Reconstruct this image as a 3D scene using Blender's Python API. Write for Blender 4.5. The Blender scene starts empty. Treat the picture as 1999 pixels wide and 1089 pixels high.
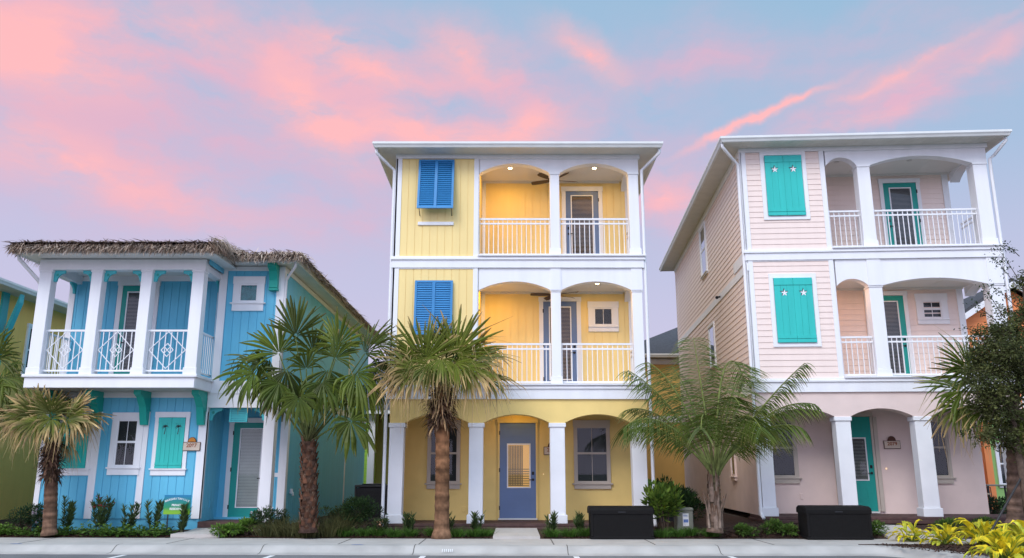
import bpy, math, random
from mathutils import Vector, Matrix
R = math.radians
PI = math.pi
scene = bpy.context.scene
col = scene.collection

# ------------------------------------------------------------------ camera
cam_d = bpy.data.cameras.new('camera')
cam_d.sensor_width = 36.0
cam_d.lens = 36.0 * 1600.0 / 1999.0
cam_d.clip_start = 0.1
cam_d.clip_end = 3000.0
cam = bpy.data.objects.new('camera', cam_d)
col.objects.link(cam)
cam.location = (0, 0, 1.55)
cam.rotation_euler = (R(90 + 13.36), 0, 0)
scene.camera = cam
scene.view_settings.view_transform = 'Standard'
scene.view_settings.look = 'None'
scene.view_settings.exposure = 0.0
scene.view_settings.gamma = 1.0
scene.cycles.max_bounces = 8
scene.cycles.transparent_max_bounces = 12
scene.cycles.sample_clamp_indirect = 6.0

# ------------------------------------------------------------------ sky (dusk, pink lit clouds) and sun glow
SUN_EL, SUN_AZ = 44.0, 208.0      # degrees; azimuth clockwise from +Y: behind the camera, to its left
SUN_E = 2.05
world = bpy.data.worlds.new('World')
scene.world = world
world.use_nodes = True
nt = world.node_tree
for n in list(nt.nodes): nt.nodes.remove(n)
N = nt.nodes.new
L = nt.links.new
def wmath(op, a, b=None, clamp=False):
    m = N('ShaderNodeMath'); m.operation = op; m.use_clamp = clamp
    for i, s in enumerate((a, b)):
        if s is None: continue
        if isinstance(s, (int, float)): m.inputs[i].default_value = s
        else: L(s, m.inputs[i])
    return m.outputs[0]
def wmix(fac, a, b):
    m = N('ShaderNodeMix'); m.data_type = 'RGBA'
    if isinstance(fac, (int, float)): m.inputs[0].default_value = fac
    else: L(fac, m.inputs[0])
    for k, s in ((6, a), (7, b)):
        if isinstance(s, tuple): m.inputs[k].default_value = (*s, 1)
        else: L(s, m.inputs[k])
    return m.outputs[2]
tc = N('ShaderNodeTexCoord')
sep = N('ShaderNodeSeparateXYZ'); L(tc.outputs['Generated'], sep.inputs[0])
az = wmath('ARCTAN2', sep.outputs[0], sep.outputs[1])
el = wmath('ARCSINE', sep.outputs[2])
ae = N('ShaderNodeCombineXYZ'); L(az, ae.inputs[0]); L(el, ae.inputs[1])
warpn = N('ShaderNodeTexNoise'); warpn.inputs['Scale'].default_value = 7.0; warpn.inputs['Detail'].default_value = 5.0
warpn.inputs['Roughness'].default_value = 0.62
L(ae.outputs[0], warpn.inputs['Vector'])
wsub = N('ShaderNodeVectorMath'); wsub.operation = 'SUBTRACT'; L(warpn.outputs['Color'], wsub.inputs[0]); wsub.inputs[1].default_value = (0.5, 0.5, 0.5)
wscl = N('ShaderNodeVectorMath'); wscl.operation = 'MULTIPLY'; L(wsub.outputs[0], wscl.inputs[0]); wscl.inputs[1].default_value = (0.16, 0.10, 0.0)
wadd = N('ShaderNodeVectorMath'); wadd.operation = 'ADD'; L(ae.outputs[0], wadd.inputs[0]); L(wscl.outputs[0], wadd.inputs[1])
wscl2 = N('ShaderNodeVectorMath'); wscl2.operation = 'MULTIPLY'; L(wsub.outputs[0], wscl2.inputs[0]); wscl2.inputs[1].default_value = (0.09, 0.055, 0.0)
wadd2 = N('ShaderNodeVectorMath'); wadd2.operation = 'ADD'; L(ae.outputs[0], wadd2.inputs[0]); L(wscl2.outputs[0], wadd2.inputs[1])
def cloud_bank(items, vec):
    """sum of soft elongated banks given as (azimuth, elevation, half length, half width, tilt) in degrees and a strength"""
    tot = None
    for (a, e, hl, hw, tilt, st) in items:
        mp = N('ShaderNodeMapping'); mp.vector_type = 'TEXTURE'
        mp.inputs['Location'].default_value = (R(a), R(e), 0)
        mp.inputs['Rotation'].default_value = (0, 0, R(tilt))
        mp.inputs['Scale'].default_value = (R(hl), R(hw), 1)
        L(vec, mp.inputs['Vector'])
        g = N('ShaderNodeTexGradient'); g.gradient_type = 'QUADRATIC_SPHERE'
        L(mp.outputs[0], g.inputs[0])
        s = wmath('MULTIPLY', g.outputs[1], st)
        tot = s if tot is None else wmath('ADD', tot, s)
    return tot
SOFT = [(-30.4, 26.1, 27.0, 9.5, -6, 1.33), (-11.5, 25.4, 18.3, 9.5, -15, 1.19), (-27.0, 18.9, 23.1, 7.5, -8, 1.12), (0.8, 26.2, 16.4, 5.5, -15, 0.84), (28.3, 24.0, 17.8, 4.25, 14, 0.91), (11.6, 19.2, 8.2, 6.5, 0, 0.98), (23.6, 22.3, 12.5, 2.25, 5, 0.7), (-11.1, 17.5, 14.5, 6.0, 0, 0.49), (16.1, 27.6, 12.5, 4.5, -10, 0.56), (25.9, 27.6, 11.6, 3.5, 8, 0.49), (11.6, 26.7, 9.6, 6.0, 30, 0.42)]
BRIGHT = [(-32.8, 26.1, 11.1, 5.0, -5, 1.05), (-23.9, 28.3, 14.5, 4.0, 0, 0.63), (-15.5, 25.4, 5.3, 6.5, 60, 0.84), (-13.6, 23.2, 7.2, 3.0, -35, 0.98), (-6.1, 23.5, 15.9, 3.0, -6, 1.33), (-12.4, 28.6, 6.3, 2.75, -20, 1.12), (-3.9, 28.7, 8.7, 3.75, -15, 0.91), (5.9, 28.3, 6.8, 2.1, -30, 0.98), (-29.2, 18.8, 19.3, 3.75, -10, 0.98), (-32.2, 24.1, 9.6, 3.0, 0, 0.84), (17.9, 23.5, 9.2, 0.6, 17, 1.61), (27.2, 24.9, 11.1, 1.8, 12, 0.42), (28.4, 25.1, 13.5, 0.5, 15, 0.42), (32.3, 24.6, 6.3, 1.0, 18, 0.53), (11.6, 19.0, 5.3, 3.0, 0, 0.84), (1.6, 24.3, 7.2, 3.0, 0, 0.84), (23.6, 22.2, 9.6, 1.1, 4, 0.56), (-9.3, 26.9, 7.7, 2.5, -10, 0.7)]
SKY_LAV, SKY_BLUE, SKY_LOW = (0.51, 0.52, 0.73), (0.32, 0.50, 0.68), (0.60, 0.54, 0.72)
SKY_SOFT, SKY_PINK, SKY_BACK = (0.74, 0.45, 0.58), (1.0, 0.49, 0.50), 2.4


fb = N('ShaderNodeTexNoise'); fb.inputs['Scale'].default_value = 8.0; fb.inputs['Detail'].default_value = 9.0
fb.inputs['Roughness'].default_value = 0.58
fmap = N('ShaderNodeMapping'); fmap.inputs['Scale'].default_value = (1.0, 2.4, 1.0); fmap.inputs['Rotation'].default_value = (0, 0, R(12))
L(wadd2.outputs[0], fmap.inputs['Vector']); L(fmap.outputs[0], fb.inputs['Vector'])
fr = N('ShaderNodeMapRange'); fr.inputs['From Min'].default_value = 0.3; fr.inputs['From Max'].default_value = 0.7
fr.inputs['To Min'].default_value = 0.12; fr.inputs['To Max'].default_value = 1.6
L(fb.outputs['Fac'], fr.inputs['Value'])
soft = wmath('MULTIPLY', cloud_bank(SOFT, wadd.outputs[0]), fr.outputs[0], True)
brt = wmath('MULTIPLY', cloud_bank(BRIGHT, wadd2.outputs[0]), fr.outputs[0], True)
# clear sky: pale lavender low, blue high, bluer towards the right
elr = N('ShaderNodeMapRange'); elr.inputs['From Min'].default_value = R(10); elr.inputs['From Max'].default_value = R(36)
L(el, elr.inputs['Value'])
azr = N('ShaderNodeMapRange'); azr.inputs['From Min'].default_value = R(-40); azr.inputs['From Max'].default_value = R(34)
azr.inputs['To Min'].default_value = -0.25; azr.inputs['To Max'].default_value = 0.3
L(az, azr.inputs['Value'])
bl = wmath('ADD', elr.outputs[0], azr.outputs[0], True)
low = N('ShaderNodeMapRange'); low.inputs['From Min'].default_value = R(4); low.inputs['From Max'].default_value = R(20)
L(el, low.inputs['Value'])
base = wmix(bl, SKY_LAV, SKY_BLUE)
base = wmix(low.outputs[0], SKY_LOW, base)
base = wmix(soft, base, SKY_SOFT)
base = wmix(brt, base, SKY_PINK)
# sky outside the view brightened for fill, most on the twilight side behind camera
bk = N('ShaderNodeMapRange'); bk.inputs['From Min'].default_value = 0.62; bk.inputs['From Max'].default_value = -0.5
bk.inputs['To Min'].default_value = 1.0; bk.inputs['To Max'].default_value = SKY_BACK
L(sep.outputs[1], bk.inputs['Value'])
bgc = N('ShaderNodeBackground'); L(base, bgc.inputs[0]); L(bk.outputs[0], bgc.inputs[1])
sky = N('ShaderNodeTexSky'); sky.sky_type = 'NISHITA'; sky.sun_disc = False
sky.sun_elevation = R(SUN_EL); sky.sun_rotation = R(SUN_AZ); sky.air_density = 1.0; sky.dust_density = 1.0
bgn = N('ShaderNodeBackground'); L(sky.outputs[0], bgn.inputs[0]); bgn.inputs[1].default_value = 0.01
ad = N('ShaderNodeAddShader'); L(bgc.outputs[0], ad.inputs[0]); L(bgn.outputs[0], ad.inputs[1])
wo = N('ShaderNodeOutputWorld'); L(ad.outputs[0], wo.inputs[0])

sun_d = bpy.data.lights.new('sun', 'SUN')
sun_d.energy = SUN_E
sun_d.angle = R(30)
sun_d.color = (1.0, 0.93, 0.86)
sun = bpy.data.objects.new('sun', sun_d)
col.objects.link(sun)
sd = Vector((math.sin(R(SUN_AZ)) * math.cos(R(SUN_EL)), math.cos(R(SUN_AZ)) * math.cos(R(SUN_EL)), math.sin(R(SUN_EL))))
sun.rotation_euler = sd.to_track_quat('Z', 'Y').to_euler()
sun.location = sd * 60

# ------------------------------------------------------------------ helpers
rnd = random.Random(7)
class MB:
    """collects faces of one mesh object"""
    def __init__(s):
        s.v = []; s.f = []; s.m = []; s.c = []; s.cur = 0; s.colour = None; s.smooth = []; s.sm = False
    def av(s, p, c=None):
        s.v.append((p[0], p[1], p[2])); s.c.append(c or s.colour or (1, 1, 1)); return len(s.v) - 1
    def af(s, idx):
        s.f.append(tuple(idx)); s.m.append(s.cur); s.smooth.append(s.sm)
    def poly(s, pts, c=None):
        s.af([s.av(p, c) for p in pts])
    def box(s, x0, x1, y0, y1, z0, z1):
        if x0 > x1: x0, x1 = x1, x0
        if y0 > y1: y0, y1 = y1, y0
        if z0 > z1: z0, z1 = z1, z0
        i = [s.av(p) for p in ((x0, y0, z0), (x1, y0, z0), (x1, y1, z0), (x0, y1, z0), (x0, y0, z1), (x1, y0, z1), (x1, y1, z1), (x0, y1, z1))]
        for q in ((0, 3, 2, 1), (4, 5, 6, 7), (0, 1, 5, 4), (1, 2, 6, 5), (2, 3, 7, 6), (3, 0, 4, 7)):
            s.af([i[k] for k in q])
        return s
    def bbox(s, x0, x1, y0, y1, z0, z1, b=0.01):
        """box with bevelled vertical and horizontal edges on its outer faces (chamfered box)"""
        if x0 > x1: x0, x1 = x1, x0
        if y0 > y1: y0, y1 = y1, y0
        if z0 > z1: z0, z1 = z1, z0
        b = min(b, (x1 - x0) * .45, (y1 - y0) * .45, (z1 - z0) * .45)
        xs, ys, zs = (x0, x1), (y0, y1), (z0, z1)
        V = {}
        for i in (0, 1):
            for j in (0, 1):
                for k in (0, 1):
                    sx, sy, sz = (1, -1)[i], (1, -1)[j], (1, -1)[k]
                    V[i, j, k, 'x'] = s.av((xs[i], ys[j] + sy * b, zs[k] + sz * b))
                    V[i, j, k, 'y'] = s.av((xs[i] + sx * b, ys[j], zs[k] + sz * b))
                    V[i, j, k, 'z'] = s.av((xs[i] + sx * b, ys[j] + sy * b, zs[k]))
        for i in (0, 1):
            q = [V[i, 0, 0, 'x'], V[i, 1, 0, 'x'], V[i, 1, 1, 'x'], V[i, 0, 1, 'x']]; s.af(q if i else q[::-1])
            q = [V[0, i, 0, 'y'], V[1, i, 0, 'y'], V[1, i, 1, 'y'], V[0, i, 1, 'y']]; s.af(q[::-1] if i else q)
            q = [V[0, 0, i, 'z'], V[1, 0, i, 'z'], V[1, 1, i, 'z'], V[0, 1, i, 'z']]; s.af(q if i else q[::-1])
            for j in (0, 1):
                s.af([V[i, j, 0, 'x'], V[i, j, 1, 'x'], V[i, j, 1, 'y'], V[i, j, 0, 'y']])
                s.af([V[i, 0, j, 'x'], V[i, 1, j, 'x'], V[i, 1, j, 'z'], V[i, 0, j, 'z']])
                s.af([V[0, i, j, 'y'], V[1, i, j, 'y'], V[1, i, j, 'z'], V[0, i, j, 'z']])
                for k in (0, 1):
                    s.af([V[i, j, k, 'x'], V[i, j, k, 'y'], V[i, j, k, 'z']])
        return s
    def extrude(s, pts, d):
        """closed prism: polygon pts (3d, planar) swept by vector d"""
        n = len(pts)
        a = [s.av(p) for p in pts]
        b = [s.av((p[0] + d[0], p[1] + d[1], p[2] + d[2])) for p in pts]
        s.af(a[::-1]); s.af(b)
        for i in range(n):
            j = (i + 1) % n
            s.af([a[i], a[j], b[j], b[i]])
        return s
    def tube(s, path, rad, n=8, cap=True, cols=None):
        path = [Vector(p) for p in path]
        if not isinstance(rad, (list, tuple)): rad = [rad] * len(path)
        rings = []
        ref = None
        for i, p in enumerate(path):
            t = (path[min(i + 1, len(path) - 1)] - path[max(i - 1, 0)])
            if t.length < 1e-9: t = Vector((0, 0, 1))
            t.normalize()
            if ref is None:
                ref = Vector((1, 0, 0)) if abs(t.x) < 0.9 else Vector((0, 1, 0))
            a = (ref - t * ref.dot(t)).normalized(); b = t.cross(a); ref = a
            c = cols[i] if cols else None
            rings.append([s.av(p + (a * math.cos(k * 2 * PI / n) + b * math.sin(k * 2 * PI / n)) * rad[i], c) for k in range(n)])
        for i in range(len(rings) - 1):
            for k in range(n):
                s.af([rings[i][k], rings[i][(k + 1) % n], rings[i + 1][(k + 1) % n], rings[i + 1][k]])
        if cap:
            s.af(rings[0][::-1]); s.af(rings[-1])
        return s
    def strip(s, pts, widths, side, cols=None, fold=None):
        """ribbon along pts with half widths; side vectors per point (or one); fold = offset of the centre line"""
        prev = None
        for i, p in enumerate(pts):
            sd = side[i] if isinstance(side, list) else side
            c = cols[i] if cols else None
            w = widths[i]
            if fold is not None:
                f = fold[i] if isinstance(fold, list) else fold
                cur = [s.av(p - sd * w, c), s.av(p + f * w, c), s.av(p + sd * w, c)]
            else:
                cur = [s.av(p - sd * w, c), s.av(p + sd * w, c)]
            if prev:
                for k in range(len(cur) - 1):
                    s.af([prev[k], prev[k + 1], cur[k + 1], cur[k]])
            prev = cur
    def build(s, name, mats, parent=None, smooth=None, loc=None, rot=None):
        me = bpy.data.meshes.new(name)
        me.from_pydata(s.v, [], s.f)
        if not isinstance(mats, (list, tuple)): mats = [mats]
        for m in mats: me.materials.append(m)
        if len(mats) > 1: me.polygons.foreach_set('material_index', s.m)
        if smooth is None: me.polygons.foreach_set('use_smooth', s.smooth)
        elif smooth: me.polygons.foreach_set('use_smooth', [True] * len(s.f))
        if any(c != (1, 1, 1) for c in s.c):
            at = me.color_attributes.new('tint', 'FLOAT_COLOR', 'POINT')
            flat = []
            for c in s.c: flat += [c[0], c[1], c[2], 1.0]
            at.data.foreach_set('color', flat)
        me.update()
        o = bpy.data.objects.new(name, me)
        col.objects.link(o)
        if parent is not None: o.parent = parent
        if loc: o.location = loc
        if rot: o.rotation_euler = rot
        return o

def tag(o, label=None, cat=None, group=None, kind=None):
    if label: o['label'] = label
    if cat: o['category'] = cat
    if group: o['group'] = group
    if kind: o['kind'] = kind
    return o
def thing(name, label, cat, loc=(0, 0, 0), rz=0.0, group=None):
    o = bpy.data.objects.new(name, None)
    o.empty_display_size = 0.2
    col.objects.link(o); o.location = loc; o.rotation_euler = (0, 0, rz)
    return tag(o, label, cat, group)

# ------------------------------------------------------------------ materials
def newmat(name):
    m = bpy.data.materials.new(name); m.use_nodes = True
    t = m.node_tree
    for n in list(t.nodes): t.nodes.remove(n)
    out = t.nodes.new('ShaderNodeOutputMaterial')
    p = t.nodes.new('ShaderNodeBsdfPrincipled')
    t.links.new(p.outputs[0], out.inputs[0])
    return m, t, p, out
def paint(name, c, rough=0.55, var=0.06, scale=1.6, bump=0.0, bscale=60.0, spec=0.35, dirt=0.0, streak=False, metal=0.0):
    """painted / plain surface with slight tonal unevenness and optional fine relief"""
    m, t, p, out = newmat(name)
    n, l = t.nodes.new, t.links.new
    tc = n('ShaderNodeTexCoord')
    no = n('ShaderNodeTexNoise'); no.inputs['Scale'].default_value = scale; no.inputs['Detail'].default_value = 6
    src = tc.outputs['Object']
    if streak:
        mp = n('ShaderNodeMapping'); mp.inputs['Scale'].default_value = (3.0, 3.0, 0.35); l(src, mp.inputs[0]); l(mp.outputs[0], no.inputs['Vector'])
    else:
        l(src, no.inputs['Vector'])
    mr = n('ShaderNodeMapRange'); mr.inputs['From Min'].default_value = 0.3; mr.inputs['From Max'].default_value = 0.7
    mr.inputs['To Min'].default_value = 1 - var; mr.inputs['To Max'].default_value = 1 + var
    l(no.outputs['Fac'], mr.inputs['Value'])
    mx = n('ShaderNodeVectorMath'); mx.operation = 'SCALE'; mx.inputs[0].default_value = c
    l(mr.outputs[0], mx.inputs['Scale'])
    l(mx.outputs[0], p.inputs['Base Color'])
    p.inputs['Roughness'].default_value = rough
    p.inputs['Specular IOR Level'].default_value = spec
    p.inputs['Metallic'].default_value = metal
    if bump:
        nb = n('ShaderNodeTexNoise'); nb.inputs['Scale'].default_value = bscale; nb.inputs['Detail'].default_value = 4
        l(src, nb.inputs['Vector'])
        b = n('ShaderNodeBump'); b.inputs['Strength'].default_value = bump; b.inputs['Distance'].default_value = 0.02
        l(nb.outputs['Fac'], b.inputs['Height']); l(b.outputs[0], p.inputs['Normal'])
    return m
def leafmat(name, c, var=0.35, scale=3.0, rough=0.5, trans=0.25, tint=True, spec=0.2):
    """leaf blade: diffuse + light through the blade; base colour may come from the blade's own tint attribute"""
    m, t, p, out = newmat(name)
    n, l = t.nodes.new, t.links.new
    tc = n('ShaderNodeTexCoord')
    no = n('ShaderNodeTexNoise'); no.inputs['Scale'].default_value = scale; no.inputs['Detail'].default_value = 3
    l(tc.outputs['Object'], no.inputs['Vector'])
    mr = n('ShaderNodeMapRange'); mr.inputs['From Min'].default_value = 0.3; mr.inputs['From Max'].default_value = 0.7
    mr.inputs['To Min'].default_value = 1 - var; mr.inputs['To Max'].default_value = 1 + var
    l(no.outputs['Fac'], mr.inputs['Value'])
    mx = n('ShaderNodeVectorMath'); mx.operation = 'SCALE'
    if tint:
        a = n('ShaderNodeAttribute'); a.attribute_name = 'tint'; l(a.outputs['Color'], mx.inputs[0])
    else: mx.inputs[0].default_value = c
    l(mr.outputs[0], mx.inputs['Scale'])
    l(mx.outputs[0], p.inputs['Base Color'])
    p.inputs['Roughness'].default_value = rough; p.inputs['Specular IOR Level'].default_value = spec
    tr = n('ShaderNodeBsdfTranslucent'); l(mx.outputs[0], tr.inputs[0])
    ms = n('ShaderNodeMixShader'); ms.inputs[0].default_value = trans
    l(p.outputs[0], ms.inputs[1]); l(tr.outputs[0], ms.inputs[2]); l(ms.outputs[0], out.inputs[0])
    return m
def glassmat(name, refl=0.25, tint=(1, 1, 1)):
    m, t, p, out = newmat(name)
    t.nodes.remove(p)
    n, l = t.nodes.new, t.links.new
    tb = n('ShaderNodeBsdfTransparent'); tb.inputs[0].default_value = (*tint, 1)
    gl = n('ShaderNodeBsdfGlossy'); gl.inputs['Roughness'].default_value = 0.015; gl.inputs[0].default_value = (0.9, 0.95, 1, 1)
    lw = n('ShaderNodeLayerWeight'); lw.inputs[0].default_value = 0.35
    mr = n('ShaderNodeMapRange'); mr.inputs['To Min'].default_value = refl; mr.inputs['To Max'].default_value = 0.7
    l(lw.outputs['Fresnel'], mr.inputs['Value'])
    no = n('ShaderNodeTexNoise'); no.inputs['Scale'].default_value = 1.3
    tc = n('ShaderNodeTexCoord'); l(tc.outputs['Object'], no.inputs['Vector'])
    b = n('ShaderNodeBump'); b.inputs['Strength'].default_value = 0.015; l(no.outputs['Fac'], b.inputs['Height']); l(b.outputs[0], gl.inputs['Normal'])
    ms = n('ShaderNodeMixShader'); l(mr.outputs[0], ms.inputs[0]); l(tb.outputs[0], ms.inputs[1]); l(gl.outputs[0], ms.inputs[2])
    l(ms.outputs[0], out.inputs[0])
    return m
def glow(name, c, s):
    m, t, p, out = newmat(name)
    p.inputs['Base Color'].default_value = (*c, 1)
    p.inputs['Emission Color'].default_value = (*c, 1); p.inputs['Emission Strength'].default_value = s
    return m
# ------------------------------------------------------------------ material set
M = {}
M['white'] = paint('white_paint', (0.80, 0.80, 0.82), 0.5, 0.04, 1.2, dirt=0.1, streak=True)
M['white_stucco'] = paint('white_stucco', (0.80, 0.80, 0.82), 0.8, 0.04, 2.0, bump=0.25, bscale=90)
M['gutter'] = paint('white_metal', (0.72, 0.73, 0.71), 0.4, 0.05, 3.0, spec=0.5)
M['soffit'] = paint('soffit', (0.66, 0.64, 0.58), 0.6, 0.05, 3.0)
M['ceiling'] = paint('ceiling_paint', (0.72, 0.70, 0.66), 0.7, 0.03)
M['yellow'] = paint('yellow_siding', (0.87, 0.67, 0.29), 0.55, 0.04, 1.1, bump=0.05, streak=True)
M['yellow_stucco'] = paint('yellow_stucco', (0.84, 0.62, 0.23), 0.8, 0.05, 2.0, bump=0.3, bscale=80)
M['blue'] = paint('blue_siding', (0.125, 0.49, 0.69), 0.5, 0.05, 1.3, bump=0.05, streak=True)
M['pink'] = paint('pink_siding', (0.84, 0.69, 0.62), 0.55, 0.03, 1.3, bump=0.05, streak=True)
M['pink_stucco'] = paint('pink_stucco', (0.76, 0.61, 0.56), 0.85, 0.05, 2.0, bump=0.3, bscale=80)
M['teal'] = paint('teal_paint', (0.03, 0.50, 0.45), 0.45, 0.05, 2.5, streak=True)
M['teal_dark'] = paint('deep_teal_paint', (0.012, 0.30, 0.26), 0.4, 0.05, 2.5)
M['bracket'] = paint('green_teal_paint', (0.012, 0.36, 0.29), 0.45, 0.06, 3)
M['aqua'] = paint('aqua_paint', (0.06, 0.46, 0.50), 0.45, 0.06, 3)
M['shutter_blue'] = paint('shutter_blue_paint', (0.04, 0.23, 0.50), 0.45, 0.06, 3)
M['peri'] = paint('periwinkle_paint', (0.13, 0.20, 0.37), 0.4, 0.05, 2.5)
M['dark'] = paint('dark_interior', (0.025, 0.032, 0.034), 0.8, 0.2, 2)
M['blind'] = paint('blind_slats', (0.34, 0.35, 0.33), 0.6, 0.05, 4)
M['curtain'] = paint('curtain', (0.30, 0.22, 0.10), 0.8, 0.15, 6)
M['glass'] = glassmat('window_glass', 0.0)
M['black_metal'] = paint('black_metal', (0.015, 0.015, 0.017), 0.4, 0.1, 8)
M['paver'] = paint('porch_paver', (0.085, 0.045, 0.04), 0.75, 0.25, 9, bump=0.3)
M['concrete'] = paint('concrete', (0.46, 0.43, 0.40), 0.85, 0.10, 2.2, bump=0.25, bscale=70)
M['roof'] = paint('grey_shingle', (0.07, 0.07, 0.08), 0.85, 0.25, 12, bump=0.4, bscale=40)
M['lamp'] = glow('lit_lamp', (1.0, 0.78, 0.42), 14.0)
M['lamp_off'] = paint('lamp_off', (0.6, 0.58, 0.55), 0.4, 0.03)
M['warm_room'] = glow('lit_room', (0.62, 0.36, 0.10), 0.55)

class Face:
    """wall plane helper: a = along the wall, d = distance out of it"""
    def __init__(s, axis, at): s.axis, s.at = axis, at
    def p(s, a, d, z):
        if s.axis == 'front': return (a, s.at - d, z)
        if s.axis == 'left': return (s.at - d, a, z)
        if s.axis == 'right': return (s.at + d, a, z)
    def bx(s, mb, a0, a1, d0, d1, z0, z1, b=0.0):
        p, q = s.p(a0, d0, z0), s.p(a1, d1, z1)
        (mb.bbox(p[0], q[0], p[1], q[1], p[2], q[2], b) if b else mb.box(p[0], q[0], p[1], q[1], p[2], q[2]))

def boards_v(mb, fc, a0, a1, z0, z1, pitch=0.2, gap=0.012, th=0.012, d=0.0):
    """vertical grooved boards over a backing"""
    fc.bx(mb, a0, a1, d - 0.05, d, z0, z1)
    n = max(1, round((a1 - a0) / pitch)); w = (a1 - a0) / n
    for i in range(n):
        fc.bx(mb, a0 + i * w + (gap / 2 if i else 0), a0 + (i + 1) * w - (gap / 2 if i < n - 1 else 0), d, d + th, z0, z1)
def boards_h(mb, fc, a0, a1, z0, z1, pitch=0.15, lip=0.016, d=0.0):
    """lap siding: each course leans out to a shadow lip at its lower edge"""
    n = max(1, round((z1 - z0) / pitch)); h = (z1 - z0) / n
    for i in range(n):
        lo, hi = z0 + i * h, z0 + (i + 1) * h
        mb.poly([fc.p(a0, d + lip, lo), fc.p(a1, d + lip, lo), fc.p(a1, d + 0.003, hi), fc.p(a0, d + 0.003, hi)])
        mb.poly([fc.p(a0, d, lo), fc.p(a1, d, lo), fc.p(a1, d + lip, lo), fc.p(a0, d + lip, lo)])
    mb.poly([fc.p(a0, d, z0), fc.p(a1, d, z0), fc.p(a1, d, z1), fc.p(a0, d, z1)])
def arch_z(u, u0, u1, spring, apex):
    w = (u1 - u0) / 2; h = apex - spring; r = (w * w + h * h) / (2 * h); x = u - (u0 + u1) / 2
    return spring + math.sqrt(max(0, r * r - x * x)) - (r - h)
def arch_panel(mb, u0, u1, spring, apex, top, v0, v1, n=20, axis='x'):
    """wall piece over a segmental arched opening, v0..v1 thick; axis 'y' runs it along y instead"""
    P = (lambda u, v, z: (u, v, z)) if axis == 'x' else (lambda u, v, z: (v, u, z))
    us = [u0 + (u1 - u0) * i / n for i in range(n + 1)]
    zs = [arch_z(u, u0, u1, spring, apex) for u in us]
    for i in range(n):
        a, b = us[i], us[i + 1]
        mb.poly([P(a, v0, zs[i]), P(b, v0, zs[i + 1]), P(b, v0, top), P(a, v0, top)])
        mb.poly([P(b, v1, zs[i + 1]), P(a, v1, zs[i]), P(a, v1, top), P(b, v1, top)])
        mb.poly([P(a, v0, zs[i]), P(a, v1, zs[i]), P(b, v1, zs[i + 1]), P(b, v0, zs[i + 1])])
    mb.poly([P(u0, v0, top), P(u1, v0, top), P(u1, v1, top), P(u0, v1, top)])
    mb.poly([P(u0, v0, spring), P(u0, v0, top), P(u0, v1, top), P(u0, v1, spring)])
    mb.poly([P(u1, v1, spring), P(u1, v1, top), P(u1, v0, top), P(u1, v0, spring)])
def column(par, u0, u1, v0, v1, z0, z1, mat, base=0.2, cap=0.1, ex=0.03, name='column'):
    mb = MB()
    mb.bbox(u0, u1, v0, v1, z0 + base, z1 - cap, 0.008)
    mb.bbox(u0 - ex, u1 + ex, v0 - ex, v1 + ex, z0, z0 + base, 0.008)
    mb.bbox(u0 - ex * .8, u1 + ex * .8, v0 - ex * .8, v1 + ex * .8, z1 - cap, z1, 0.008)
    return mb.build(name, mat, par)
def railing(par, p0, p1, z0, z1, mat, step=0.125, name='railing', two=True):
    """guard rail from p0 to p1 (local x, y)"""
    mb = MB(); p0, p1 = Vector((*p0, 0)), Vector((*p1, 0)); d = p1 - p0; ln = d.length; t = d / ln; s = Vector((-t.y, t.x, 0))
    def bar(a, b, za, zb, w):
        q = [p0 + t * a - s * w, p0 + t * b - s * w, p0 + t * b + s * w, p0 + t * a + s * w]
        i = [mb.av((k.x, k.y, za)) for k in q] + [mb.av((k.x, k.y, zb)) for k in q]
        for f in ((0, 3, 2, 1), (4, 5, 6, 7), (0, 1, 5, 4), (1, 2, 6, 5), (2, 3, 7, 6), (3, 0, 4, 7)): mb.af([i[k] for k in f])
    bar(0, ln, z1 - 0.045, z1, 0.022)
    if two: bar(0, ln, z1 - 0.165, z1 - 0.125, 0.016)
    bar(0, ln, z0, z0 + 0.04, 0.018)
    n = max(2, round(ln / step))
    for i in range(n + 1):
        a = min(max(i * ln / n, 0.012), ln - 0.012)
        bar(a - 0.009, a + 0.009, z0 + 0.04, z1 - 0.045 if not two else z1 - 0.045, 0.009)
    return mb, bar, name
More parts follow.
